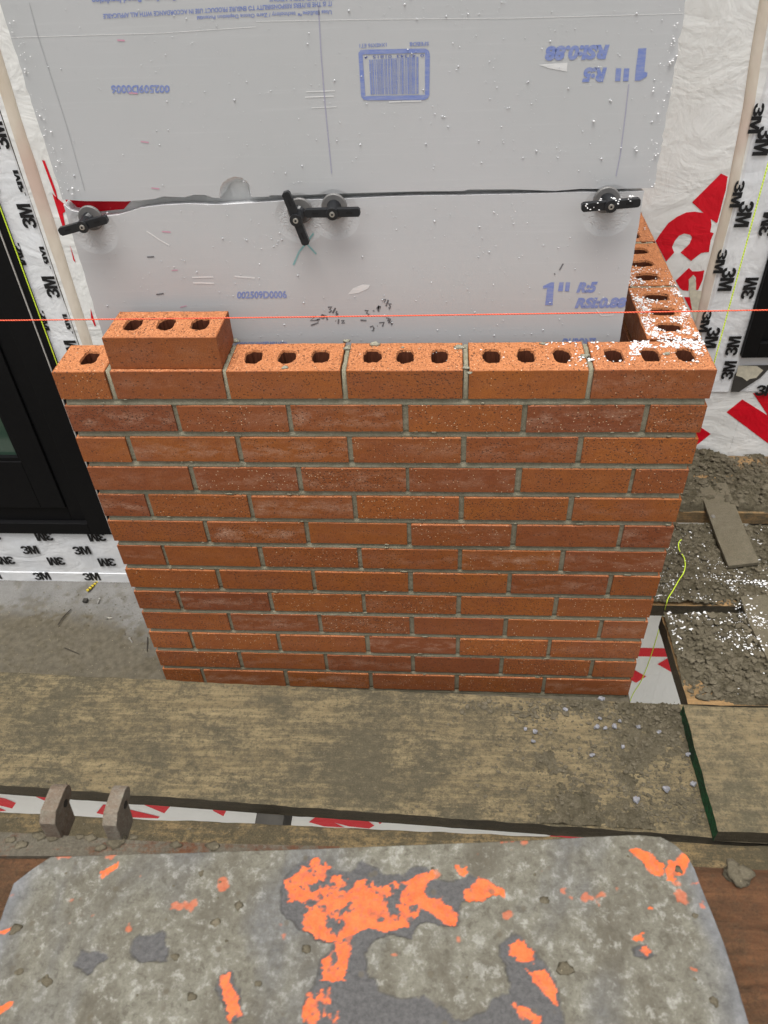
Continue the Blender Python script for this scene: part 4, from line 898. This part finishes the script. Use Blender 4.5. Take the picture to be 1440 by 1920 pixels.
def lumps(name, pts, mat, label, flat=.7, seed=1, sub=1):
    b = MB(); r = random.Random(seed)
    for (x, y, z, s) in pts: b.add(*lump((x, y, z+s*flat*.4), (s*r.uniform(.8, 1.3), s*r.uniform(.8, 1.2), s*flat), r, sub))
    return setp(b.build(name, mat, smooth=False), label=label, kind='stuff')
r = random.Random(9); pts = []
def addl(n, x0, x1, y0, y1, z, h, smin, smax, dens=None):
    X = NR.uniform(x0, x1, n); Y = NR.uniform(y0, y1, n); H = h(X, Y) if h else X*0
    for x, y, hh in zip(X, Y, H):
        if dens and r.random() > dens(x, y): continue
        pts.append((x, y, z+max(float(hh), 0), smin+(smax-smin)*r.random()**3))
addl(3200, 1.16, 1.70, pb[0][1], pb[3][1]-.01, -.702, hB, .0015, .007)
addl(2600, 1.185, 1.55, pc[0][1]+.01, pc[3][1]-.01, -.706, hC, .0015, .008)
addl(1600, 1.16, 1.65, pa[0][1]+.01, YR-.02, -.690, hA, .002, .009)
addl(60, 1.16, 1.30, YR-.06, YR-.012, -.685, hA, .008, .016)
addl(3200, .55, 1.15, -.41, -.15, ZP, h1, .001, .0042, lambda x, y: min(1, max(.05, (x-.7)*3)))
addl(1200, -.3, .9, -.38, -.14, ZP, h1, .0008, .0022)
addl(200, .7, 1.15, -.19, -.155, ZP, h1, .002, .006)
addl(500, -.5, 1.1, -.50, -.445, ZP, None, .0008, .0022)
addl(700, -.45, .12, .02, .33, ZB, None, .0008, .002)
addl(220, 1.19, 1.6, -.40, -.2, -.6625, None, .0006, .0018)
lumps('mortar_crumbs', pts, M_LUMP, 'loose mortar crumbs strewn over planks and ledge')
pts = []
for (x, y), s in zip([(0.9819,-0.2118),(1.0293,-0.1966),(0.9910,-0.1916),(0.9984,-0.2137),(1.0639,-0.2090),(1.0168,-0.2094),(0.8581,-0.2271),(1.1014,-0.2199),(1.0911,-0.3424),(1.0324,-0.3660),(1.0262,-0.2548),(0.8532,-0.2491),(0.8395,-0.2216),(1.1474,-0.2679),(1.0010,-0.1439),(1.1435,-0.3296),(0.9639,-0.2758),(0.9240,-0.1723)], (.006, .004, .004, .0035, .0045, .006, .005, .005, .007, .006, .004, .004, .004, .004, .005, .005, .004, .004)):
    pts.append((x, y, -.6955, s))
lumps('pebbles', pts, M_STONE, 'grey pebbles lying in the mortar on the wide plank', .7, 4, 2)

# white foam crumbs
def crumbs(name, pts, label, seed):
    V = []; F = []; r = random.Random(seed)
    for (x, y, z, s) in pts:
        n = len(V); a = r.uniform(0, 6.28); ca, sa = math.cos(a), math.sin(a); el = r.uniform(.45, 1.0)
        for (p, q, w) in ((1, 0, .1), (.3, .8, .2), (-.8, .5, 0), (-.7, -.6, .15), (.4, -.9, .05), (0, 0, .75), (0.05, 0, -.35)):
            p *= s*r.uniform(.5, 1.3); q *= s*el*r.uniform(.5, 1.3); V.append((x+p*ca-q*sa, y+p*sa+q*ca, z+s*.35+w*s*r.uniform(.5, 1.2)))
        for k in range(5): k2 = (k+1) % 5; F.append((n+k, n+k2, n+5)); F.append((n+k2, n+k, n+6))
    return setp(mk(name, V, F, M_CRUMB), label=label, kind='stuff')
def holed(x, y, cs):
    for hx, hy, ax, ay in cs:
        if ((x-hx)/ax)**2+((y-hy)/ay)**2 < 1: return True
    return False
hol = [(P*4.5+BL/2+d, D/2+.001, .0165, .023) for d in (-.058, 0, .058)]+[(P*3.5+BL/2+d, D/2+.001, .0165, .023) for d in (-.058, 0, .058)]+[(W-D/2, D+J+BL/2+i*P+d, .023, .0165) for i in range(3) for d in (-.058, 0, .058)]
r = random.Random(21); pts = []
def cl(n, x0, x1, y0, y1, z, dens, smin=.0009, smax=.0032, hf=None, chk=True):
    for _ in range(n):
        x, y = r.uniform(x0, x1), r.uniform(y0, y1)
        if chk and holed(x, y, hol): continue
        d = dens(x, y)*min(1.6, .08+9*max(0, float(fbm(x, y, 38, 3, 8))-.42))
        if r.random() > d: continue
        zz = z+(max(0, float(hf(np.array([x]), np.array([y]))[0])) if hf else 0)
        pts.append((x, y, zz, smin+(smax-smin)*r.random()**2.2))
cl(3600, W-D+.002, W-.002, D-.002, .42, 0.0, lambda x, y: (1.0 if y < .28 else .55)*float(1-sstep(.30, .40, np.array(y))))
cl(500, W-D+.001, W-.003, .40, .60, 0.0, lambda x, y: .04)
cl(900, W-.13, W-.002, .045, D-.001, 0.0, lambda x, y: .75)
cl(260, W-.24, W-.002, .006, D-.002, 0.0, lambda x, y: .40)
cl(90, W-.27, W-.01, .012, D-.004, 0.0, lambda x, y: .45, .0022, .0045)
cl(130, W-.46, W-.2, .03, D-.002, 0.0, lambda x, y: .10+.5*(x > W-.30))
cl(40, .25, .8, .03, D-.002, 0.0, lambda x, y: .12, .0006, .0014)
crumbs('foam_crumbs', pts, 'white foam crumbs scattered thickly on the brick return and corner', 5)
pts = []
cl(5200, 1.155, 1.68, pb[0][1]+.002, pb[3][1]-.006, -.702, lambda x, y: float(.14+.48*sstep(.34, .16, np.array(y))), .0007, .0034, hB, False)
cl(3000, 1.18, 1.55, -.06, pc[3][1]-.006, -.706, lambda x, y: float(.75*sstep(-.05, .08, np.array(y))), .0008, .0048, hC, False)
cl(1800, 1.33, 1.52, -.02, .19, -.684, lambda x, y: .5, .0008, .0040, None, False)
cl(60, 1.185, 1.5, pc[0][1]+.01, -.04, -.706, lambda x, y: .22, .0012, .0050, hC, False)
cl(130, 1.16, 1.7, pa[0][1]+.01, YR-.01, -.690, lambda x, y: .2, .0006, .0016, hA, False)
crumbs('foam_crumbs', pts, 'white foam crumbs strewn over the mortar on the right-hand deck', 6)
pts = []
for (u, v) in [(0.8831,0.2305),(0.8875,0.2272),(0.8918,0.2255),(0.8953,0.2287),(0.8843,0.2337),(0.9043,0.2389),(0.9048,0.2413),(0.9205,0.2426),(0.9231,0.2409),(0.9274,0.2385),(0.9316,0.2368),(0.9306,0.2328),(0.9269,0.2313),(0.9335,0.2399),(0.9464,0.2436),(0.9498,0.2420),(0.9454,0.2397),(0.9518,0.2443),(0.9490,0.2372),(0.9055,0.2244),(0.9009,0.2350)]:
    pts.append((u+r.uniform(-.001, .001), .0975, v-.003, r.uniform(.0018, .0034)))
o = crumbs('foam_crumbs', pts, 'white foam crumbs stuck on the right-hand wing tie', 7)
pts = []
for k in range(45):
    z = r.uniform(.25, .52); pts.append((.982-abs(r.gauss(0, .006)), YB-.003, z, .0007+.0020*r.random()**3))
for (u, v) in [(0.9784,0.4420),(0.9766,0.4363),(0.9804,0.4388),(0.9823,0.4148),(0.9793,0.4116),(0.9831,0.4180),(0.9868,0.4212),(0.9629,0.3818),(0.9630,0.3770),(0.9846,0.3764),(0.9867,0.3811),(0.9828,0.3744),(0.9503,0.3010),(0.9533,0.2972),(0.9852,0.2926),(0.9826,0.2896),(0.9298,0.3023),(0.9886,0.2483),(0.9853,0.2444),(0.9515,0.3032),(0.8850,0.3395),(0.6154,0.4403)]:
    pts.append((u, YB-.002, v, r.uniform(.0012, .0028)))
for k in range(60):
    z = r.uniform(.25, .50); pts.append((.052+abs(r.gauss(0, .012)), YB-.002, z, .0006+.0014*r.random()**2))
crumbs('foam_crumbs', pts, 'white foam shreds clinging to the cut edges of the upper foam board', 8)

# lime string end trailing over the deck
q = [(1.2608,0.3257),(1.2519,0.3141),(1.2479,0.2896),(1.2534,0.2620),(1.2504,0.2366),(1.2412,0.2116),(1.2228,0.1834),(1.2061,0.1559),(1.1885,0.1289),(1.1816,0.1124)]
pl = [(x, y, -.684) for x, y in q]
d1 = [(1.1939,0.1421)][0]; d2 = [(1.1796,0.1088)][0]; d3 = [(1.1656,0.0887)][0]; d4 = [(1.1466,0.0764)][0]
pl += [(d1[0], d1[1], -.78), (d2[0], d2[1], -.86), (d3[0], d3[1], -.94), (d4[0], d4[1], -1.02), (d4[0]-.02, d4[1]-.06, -1.2)]
def smooth_pts(P_, k=6):
    P_ = [Vector(p) for p in P_]; out = []
    for i in range(len(P_)-1):
        a, b2, c, d = P_[max(i-1, 0)], P_[i], P_[i+1], P_[min(i+2, len(P_)-1)]
        for j in range(k):
            t = j/k; out.append(.5*((2*b2)+(-a+c)*t+(2*a-5*b2+4*c-d)*t*t+(-a+3*b2-3*c+d)*t**3))
    return out+[P_[-1]]
b = MB(); b.tube(smooth_pts(pl), .0011, 7); setp(b.build('string_end', M_LIME, smooth=True), 'loose lime string end trailing over mortar and down beside the brick wall', 'string')

# ================================================================== DEBRIS ON THE LEDGE
def z1(s): return s
def screw(p, q, z, label, mat=M_STEEL, g='screws dropped on the ledge'):
    t = thing('dropped_screw', (p[0], p[1], z), label, 'screw', g)
    b = MB(); b.tube([(p[0], p[1], z+.003), (p[0]+(q[0]-p[0])*.12, p[1]+(q[1]-p[1])*.12, z+.003)], [.0038, .0022], 10); b.build('head', mat, t, WL[t])
    b = MB(); n = 26; pts = [(p[0]+(q[0]-p[0])*(.12+.88*k/n), p[1]+(q[1]-p[1])*(.12+.88*k/n), z+.003-.0015*k/n) for k in range(n+1)]
    b.tube(pts, [(.0016 if k % 2 else .0011)*(1 if k < n-2 else .6) for k in range(n+1)], 8); b.build('shank', mat, t, WL[t])
zz = ZB+.0015
s = [(-0.2709,0.2797),(-0.2716,0.2640),(-0.1439,0.1443),(-0.1329,0.1322),(-0.2283,0.2115),(-0.2128,0.2138)]
screw(s[0], s[1], zz, 'short bright screw on the ledge nearest the white tape')
screw(s[2], s[3], zz, 'short bright screw on the ledge beside the brick wall')
screw(s[4], s[5], zz, 'thin pale screw lying flat on the concrete ledge')
s = [(-0.3528,0.1841),(-0.3495,0.2103),(-0.3434,0.2256),(-0.3372,0.2411)]
b = MB(); b.tube([(x, y, zz+.003) for x, y in s], .0014, 7); setp(b.build('dark_twig', M_TWIG), 'dark bent twig lying on the concrete ledge', 'twig')
s = [(-0.3069,0.1098),(-0.2832,0.1000),(-0.2597,0.0903)]
b = MB(); b.tube([(x, y, zz+.002) for x, y in s], .0009, 6); setp(b.build('thin_nail', M_TWIG), 'thin dark nail among the mortar droppings on the ledge', 'nail')
s = [(-0.0971,0.1509),(-0.0847,0.1039)]
b = MB(); b.tube([(x, y, zz+.002) for x, y in s], .0012, 6); setp(b.build('wood_splinter', M_TWIG), 'dark splinter on the ledge touching the left edge of the brick wall', 'splinter')
s = [(-0.2967,0.3409),(-0.3152,0.3059)]
t = thing('plastic_anchor', (s[0][0], s[0][1], ZB), 'yellow and black ribbed plastic anchor lying against the white tape', 'wall plug')
n = 18; pts = [(s[0][0]+(s[1][0]-s[0][0])*k/n, s[0][1]+(s[1][1]-s[0][1])*k/n, -.888) for k in range(n+1)]
b = MB(); b.tube(pts, [.0042 if k % 4 < 2 else .0030 for k in range(n+1)], 10); b.build('ribbed_sleeve', M_YEL, t, WL[t])
b = MB()
for k in (2, 6, 10, 14):
    b.tube([pts[k], pts[k+1]], [.0036, .0036], 10)
b.build('dark_rings', M_BLACKP, t, WL[t])
s = [(-0.3083,0.2722)][0]
b = MB(); b.box(s[0]-.006, s[0]+.006, s[1]-.006, s[1]+.006, ZB+.0025, ZB+.009); setp(b.build('square_nut', M_BEARER, bevel=.001), 'small dark square nut on the concrete ledge', 'nut')

# ================================================================== SCAFFOLD STEEL
def bearer(x0, x1, label):
    b = MB(); b.box(x0, x1, -1.3, YLO-.012, ZP-.120, ZP-.0385); return setp(b.build('scaffold_bearer', M_BEARER, bevel=.002), label, 'steel beam', 'scaffold bearers under the planks')
bq = [(0.3179,-0.4033),(0.3726,-0.4011)]
bearer(bq[0][0], bq[1][0], 'dark steel bearer crossing the gap between the wide plank and the grimy plank')
bearer(-1.42, -1.36, 'steel bearer at the left end of the planks, out of view'); 
b = MB(); b.box(1.92, 1.98, -1.3, YR-.02, ZP-.130, ZP-.0485); setp(b.build('scaffold_bearer', M_BEARER, bevel=.002), 'steel bearer at the right end of the planks, out of view', 'steel beam', 'scaffold bearers under the planks')
b = MB(); b.box(1.52, 1.58, -1.3, YR-.02, ZP-.130, ZP-.0485); setp(b.build('scaffold_bearer', M_BEARER, bevel=.002), 'steel bearer under the right-hand deck planks', 'steel beam', 'scaffold bearers under the planks')
for x in (-1.39, .345, 1.95):
    b = MB(); b.tube([(x, -1.33, -3.2), (x, -1.33, ZP-.05)], .024, 16); b.box(x-.07, x+.07, -1.40, -1.26, -3.2, -3.14)
    setp(b.build('scaffold_post', M_PIPE, smooth=False), 'galvanised scaffold post behind the viewer, '+('farthest left' if x < 0 else 'under the middle bearer' if x < 1 else 'farthest right'), 'scaffold post', 'scaffold posts')

# ================================================================== NEAR TIMBER, HINGE STRIP AND STEEL PLATE
ZT = -.170
tb = thing('timber_beam', (.6, -.87, ZT-.045), 'reddish brown laminated timber under the steel plate', 'timber')
tf = [(0.1736,-0.7407),(0.9364,-0.7255),(1.0189,-0.7276)]
nx, ny = 700, 150
x_ = np.linspace(-1.2, 2.2, nx); v_ = np.linspace(0, 1, ny); X, Vv = np.meshgrid(x_, v_)
yf = np.where(X < .9, tf[0][1]+(tf[1][1]-tf[0][1])*(X-tf[0][0])/(tf[1][0]-tf[0][0]), tf[1][1]+(tf[2][1]-tf[1][1])*(X-tf[1][0])/(tf[2][0]-tf[1][0]))
yf = np.clip(yf, -.76, -.70)+.004*(fbm(X, X*0, 16, 4, 5)-.5)
Y = -1.04*(1-Vv)+yf*Vv
gr = fbm(X*.12, Y, 150, 4, 3, .6); H = -.0045*sstep(.42, .30, gr)-.004*sstep(.60, .75, fbm(X*.3, Y, 30, 3, 9))*sstep(.35, 1, Vv)+.001*gr-.006*sstep(.965, 1.0, Vv)
Vt = np.stack([X, Y, ZT+H], -1).reshape(-1, 3); o = mk('veneer_top', Vt, grid(nx, ny).tolist(), M_TIMB, tb, WL[tb], True)
b = MB(); g = np.arange(nx*ny).reshape(ny, nx)
topf = Vt.reshape(ny, nx, 3)[-1]; topn = Vt.reshape(ny, nx, 3)[0]
V = np.concatenate([topf, topf-[0, 0, .045], topn, topn-[0, 0, .045]]); F = [(i, i+1, nx+i+1, nx+i) for i in range(nx-1)]+[(2*nx+i+1, 2*nx+i, 3*nx+i, 3*nx+i+1) for i in range(nx-1)]+[(nx+i, nx+i+1, 3*nx+i+1, 3*nx+i) for i in range(nx-1)]
mk('veneer_sides', V, F, M_TIMB, tb, WL[tb])
for x in (-1.39, .345, 1.55):
    b = MB(); b.box(x-.03, x+.03, -1.01, -.80, ZP-.0375, ZT-.0455); b.build('support_block', M_TIMB, tb, WL[tb])
# plate
ZPL = -.147
farc = [(0.2198,-0.7888),(0.2329,-0.7736),(0.2492,-0.7590),(0.3675,-0.7505),(0.5412,-0.7378),(0.6562,-0.7283),(0.7707,-0.7188),(0.8394,-0.7118),(0.8794,-0.7084),(0.9061,-0.7097),(0.9200,-0.7178),(0.9296,-0.7294),(0.9341,-0.7432)]
farL = [(0.2198,-0.7888),(0.2202,-0.8020),(0.2211,-0.8212),(0.2235,-0.8816),(0.2228,-0.9349),(0.2230,-0.9752)]
farR = [(0.9341,-0.7432),(0.9362,-0.7599),(0.9403,-0.7823),(0.9453,-0.8138),(0.9485,-0.8508),(0.9502,-0.8831),(0.9524,-0.9325)]
nx, ny = 460, 270
def resample(p, n):
    p = np.array(p); d = np.r_[0, np.cumsum(np.hypot(*np.diff(p, axis=0).T))]; t = np.linspace(0, d[-1], n); return np.stack([np.interp(t, d, p[:, 0]), np.interp(t, d, p[:, 1])], -1)
A = resample(farc, nx); Lf = resample(farL, ny); Rt = resample(farR, ny); Bm = np.stack([np.linspace(Lf[-1][0], Rt[-1][0], nx), np.linspace(Lf[-1][1], Rt[-1][1], nx)], -1)
u = np.linspace(0, 1, nx)[None, :, None]; v = np.linspace(0, 1, ny)[:, None, None]
S = (1-v)*A[None]+v*Bm[None]+(1-u)*Lf[:, None]+u*Rt[:, None]-((1-u)*(1-v)*A[0]+u*(1-v)*A[-1]+(1-u)*v*Lf[-1]+u*v*Rt[-1])
X, Y = S[..., 0], S[..., 1]
REG = [[(0.5050,-0.7844),(0.5061,-0.7735),(0.5135,-0.7586),(0.5312,-0.7499),(0.5510,-0.7570),(0.5780,-0.7592),(0.5884,-0.7474),(0.6081,-0.7618),(0.6272,-0.7610),(0.6566,-0.7485),(0.6642,-0.7665),(0.6830,-0.7657),(0.7014,-0.7577),(0.7312,-0.7712),(0.7310,-0.7765),(0.7133,-0.7842),(0.6955,-0.7834),(0.6900,-0.7941),(0.6898,-0.8095),(0.6739,-0.8117),(0.6648,-0.8081),(0.6525,-0.8076),(0.6440,-0.8240),(0.6333,-0.8221),(0.6156,-0.8184),(0.6056,-0.8283),(0.5985,-0.8384),(0.6022,-0.8525),(0.6097,-0.8628),(0.6140,-0.8730),(0.6227,-0.8757),(0.6343,-0.8774),(0.6492,-0.8722),(0.6658,-0.8749),(0.6758,-0.8819),(0.6842,-0.8910),(0.7073,-0.8855),(0.7224,-0.8743),(0.7381,-0.8682),(0.7378,-0.8565),(0.7329,-0.8443),(0.7289,-0.8322),(0.7314,-0.8224),(0.7424,-0.8125),(0.7525,-0.8180),(0.7621,-0.8272),(0.7665,-0.8366),(0.7768,-0.8454),(0.7831,-0.8575),(0.7839,-0.8735),(0.7861,-0.8893),(0.7872,-0.9412),(0.5492,-0.9539),(0.5481,-0.9013),(0.5453,-0.8809),(0.5527,-0.8715),(0.5533,-0.8641),(0.5584,-0.8465),(0.5655,-0.8351),(0.5672,-0.8316),(0.5492,-0.8324),(0.5357,-0.8231),(0.5175,-0.8103),(0.5090,-0.7987)],
       [(0.4676,-0.8604),(0.4747,-0.8614),(0.4844,-0.8839),(0.4899,-0.8986),(0.4829,-0.9011),(0.4749,-0.8994),(0.4683,-0.8878),(0.4568,-0.8780),(0.4600,-0.8668)],
       [(0.3663,-0.8300),(0.3812,-0.8318),(0.3935,-0.8287),(0.4022,-0.8443),(0.4032,-0.8539),(0.3856,-0.8581),(0.3677,-0.8522),(0.3609,-0.8428)], [(0.3172,-0.8483),(0.3409,-0.8486),(0.3463,-0.8533),(0.3297,-0.8680),(0.3128,-0.8616)], [(0.8601,-0.8202),(0.8731,-0.8182),(0.8781,-0.8265),(0.8683,-0.8308),(0.8598,-0.8274)]]
ORG = [([(0.5058,-0.7718),(0.5207,-0.7572),(0.5428,-0.7505),(0.5784,-0.7631),(0.6016,-0.7731),(0.6236,-0.7666),(0.6570,-0.7652),(0.6656,-0.7863),(0.6521,-0.7922),(0.6420,-0.8132),(0.6049,-0.8174),(0.5741,-0.8313),(0.5476,-0.8325),(0.5296,-0.8184),(0.5348,-0.7975),(0.5148,-0.7931)], .34), ([(0.6349,-0.7716),(0.6623,-0.7511),(0.6653,-0.7648),(0.6520,-0.7869),(0.6356,-0.7877)], .3),
       ([(0.6572,-0.7787),(0.6737,-0.7807),(0.6846,-0.7907),(0.6888,-0.8085),(0.6739,-0.8107),(0.6658,-0.7994),(0.6521,-0.7922)], .2), ([(0.5672,-0.8316),(0.5846,-0.8298),(0.5877,-0.8638),(0.5678,-0.8694),(0.5571,-0.8653),(0.5600,-0.8464)], .38), ([(0.5461,-0.8795),(0.5630,-0.8719),(0.5753,-0.8913),(0.5816,-0.9039),(0.6119,-0.9149),(0.5586,-0.9534),(0.5478,-0.9098)], .38),
       ([(0.6956,-0.7743),(0.7069,-0.7603),(0.7339,-0.7716),(0.7325,-0.7780),(0.7145,-0.7831),(0.7009,-0.7848)], .25), ([(0.6859,-0.7483),(0.6915,-0.7481),(0.6998,-0.7556),(0.6947,-0.7580),(0.6881,-0.7544)], .15),
       ([(0.4582,-0.8655),(0.4730,-0.8610),(0.4837,-0.8826),(0.4892,-0.8978),(0.4760,-0.8998),(0.4708,-0.8877)], .22), ([(0.7393,-0.8210),(0.7551,-0.8179),(0.7630,-0.8296),(0.7561,-0.8394),(0.7418,-0.8401)], .24), ([(0.7532,-0.8443),(0.7709,-0.8434),(0.7835,-0.8588),(0.7826,-0.8766),(0.7645,-0.8598)], .26), ([(0.7387,-0.8744),(0.7581,-0.8778),(0.7619,-0.8905),(0.7804,-0.9416),(0.7346,-0.9441),(0.7425,-0.8915)], .30),
       ([(0.9080,-0.7332),(0.9209,-0.7292),(0.9301,-0.7345),(0.9265,-0.7435),(0.9146,-0.7484),(0.9097,-0.7568),(0.9054,-0.7570),(0.9043,-0.7462)], .1), ([(0.8730,-0.7296),(0.8819,-0.7258),(0.8944,-0.7326),(0.9049,-0.7406),(0.9005,-0.7518),(0.8885,-0.7496),(0.8826,-0.7376),(0.8751,-0.7335)], .30), ([(0.8767,-0.7846),(0.8827,-0.7807),(0.8844,-0.7853),(0.8787,-0.7881)], .1),
       ([(0.8610,-0.8090),(0.8714,-0.8080),(0.8725,-0.8133),(0.8662,-0.8141)], .1), ([(0.8647,-0.8224),(0.8727,-0.8177),(0.8780,-0.8218),(0.8704,-0.8274)], .1), ([(0.3062,-0.7749),(0.3126,-0.7644),(0.3212,-0.7583),(0.3239,-0.7628),(0.3209,-0.7715),(0.3160,-0.7779)], .15), ([(0.2244,-0.8351),(0.2338,-0.8305),(0.2364,-0.8340),(0.2326,-0.8382)], .2), ([(0.2443,-0.9034),(0.2620,-0.8981),(0.2656,-0.9015),(0.2617,-0.9092),(0.2483,-0.9121)], .2), ([(0.9262,-0.7545),(0.9340,-0.7530),(0.9335,-0.7552),(0.9263,-0.7566)], .1), ([(0.2255,-0.8273),(0.2243,-0.8062),(0.2236,-0.7964),(0.2261,-0.7941),(0.2289,-0.8113),(0.2300,-0.8297)], .45), ([(0.3201,-0.8637),(0.3224,-0.8612),(0.3243,-0.8635)], .1)]
wx = .013*(fbm(X, Y, 55, 5, 31, .62)-.5); wy = .013*(fbm(X, Y, 55, 5, 37, .62)-.5)
sd_ = np.full(X.shape, -1.0)
for p_ in REG: sd_ = np.maximum(sd_, sdist(X+wx, Y+wy, p_))
steel = sstep(-.0006, .0006, sd_); outl = np.clip(1-np.abs(sd_+.0002)/.0012, 0, 1)*.75*sstep(.35, .6, fbm(X, Y, 120, 3, 71))
nz_ = .62*fbm(X, Y, 42, 5, 41, .68)+.38*fbm(X, Y, 150, 3, 47)
og = np.zeros(X.shape)
for p_, th in ORG:
    s_ = sdist(X+wx*1.6, Y+wy*1.6, p_); k = sstep(-.0015, .0035, s_); og = np.maximum(og, sstep(th+.06, th+.13, nz_)*(.62+.38*sstep(.30, .5, fbm(X, Y, 230, 3, 83, .7)))*sstep(.25, .55, k))
og = np.maximum(og, .45*sstep(.74, .78, fbm(X, Y, 45, 4, 53))*(Y > -.84))
rim = np.clip(sstep(.035, .004, np.minimum(u[..., 0]*.62+0*X, (1-u[..., 0])*.62+0*X)+.03*(fbm(X, Y, 20, 3, 59)-.5)), 0, 1)
Zs = ZPL+(1-steel)*(.0009+.0010*fbm(X, Y, 90, 4, 61))+.0006*fbm(X, Y, 20, 3, 62)
pln = thing('steel_plate', (.6, -.9, ZPL-.008), 'big dirty steel plate in the foreground with peeling fluorescent orange paint', 'steel plate')
Vt = np.stack([X, Y, Zs], -1).reshape(-1, 3)
g = np.arange(nx*ny).reshape(ny, nx); per = list(g[0, :])+list(g[1:, -1])+list(g[-1, -2::-1])+list(g[-2:0:-1, 0])
V = np.concatenate([Vt, Vt[per]*[1, 1, 0]+[0, 0, ZPL-.008]]); F = [tuple(f[::-1]) for f in grid(nx, ny).tolist()]; N0 = nx*ny; m_ = len(per)
F += [(per[i], per[(i+1) % m_], N0+(i+1) % m_, N0+i) for i in range(m_)]; F.append(tuple(range(N0, N0+m_)))
pad = lambda a: np.r_[a.ravel(), np.zeros(m_)]
o = mk('plate_body', V, [tuple(int(i) for i in f) for f in F], M_PLATE, pln, WL[pln], True, attrs={'steel': pad(steel), 'orange': pad(og), 'rim': pad(rim), 'outline': pad(outl)})
r = random.Random(55); b = MB()
for _ in range(45):
    i_, j_ = r.randrange(20, ny-40), r.randrange(12, nx-12)
    if steel[i_, j_] > .2: continue
    s_ = .0012+.0045*r.random()**3; b.add(*lump((X[i_, j_], Y[i_, j_], Zs[i_, j_]), (s_*r.uniform(.8, 1.5), s_, s_*.25), r, 2))
setp(b.build('mortar_specks', M_LUMP, pln, WL[pln], smooth=True), kind='stuff')
# hinge strip with two lugs
hq = [(0.1315,-0.7266),(0.1692,-0.7257),(0.2389,-0.7266),(0.3329,-0.7289),(0.4304,-0.7285),(0.5619,-0.7260),(0.5626,-0.7331),(0.4326,-0.7386),(0.3021,-0.7477),(0.1813,-0.7529),(0.1448,-0.7544)]
hl = thing('hinge_strip', (.25, -.735, ZT), 'rusty mortar-caked steel strip with two upright lugs behind the plate', 'steel hinge')
b = MB(); b.prism(resample(hq+[hq[0]], 90)[:-1].tolist(), lambda p, s: (p[0], p[1], ZT+.0010 if s else ZT+.0075)); b.build('strip', M_RUST, hl, WL[hl])
def lug(xl, xr, y0, y1, zt, lean):
    b = MB(); pr = []
    for k in range(9): a = math.pi*k/8; pr.append((y1-.013+.013*math.sin(a)*.95, zt-.013+.013*math.cos(a)) )
    prof = [(y0, ZT+.006), (y0, zt-.010), (y0+.010, zt)]+pr+[(y1-.015, ZT-.010), (y0+.01, ZT-.010)]
    b.prism(prof, lambda p, s: ((xr if s else xl)+lean*(p[1]-ZT), p[0], p[1])); o = b.build('lug', M_LUG, hl, WL[hl], bevel=.0012)
    b = MB(); yc, zc = (y0+y1)/2+.004, zt-.016
    b.tube([(xr+lean*(zc-ZT)-.001, yc, zc), (xr+lean*(zc-ZT)+.0007, yc, zc)], [.0046, .0046], 14); b.build('lug_hole', M_BLACKP, hl, WL[hl])
LG = [(0.2256,-0.7223),(0.2498,-0.7232),(0.2977,-0.7206),(0.3180,-0.7216)]
lug(LG[0][0], LG[1][0]-.006, -.730, -.682, -.120, .08); lug(LG[2][0], LG[3][0]-.004, -.730, -.682, -.118, .08)
r = random.Random(77); b = MB()
for (x, y), s in zip([(0.2181,-0.7286),(0.2333,-0.7273),(0.2647,-0.7279),(0.2774,-0.7286),(0.3071,-0.7341),(0.3116,-0.7290),(0.3259,-0.7254),(0.3769,-0.7324),(0.4193,-0.7318),(0.2009,-0.7398),(0.1860,-0.7343),(0.2933,-0.7389)], (.006, .008, .004, .005, .007, .006, .004, .005, .006, .006, .005, .005)):
    b.add(*lump((x, y, ZT+.0078), (s*1.3, s*.8, s*.28), r, 2))
setp(b.build('mortar_lumps', M_LUMP, hl, WL[hl], smooth=True), kind='stuff')
lm = [(0.9841,-0.7359)][0]; b = MB(); b.add(*lump((lm[0], lm[1], ZT+.004), (.013, .012, .008), r, 3)); setp(b.build('mortar_clod', M_LUMP, smooth=True), 'round grey mortar clod stuck on the reddish timber right of the plate', 'mortar')
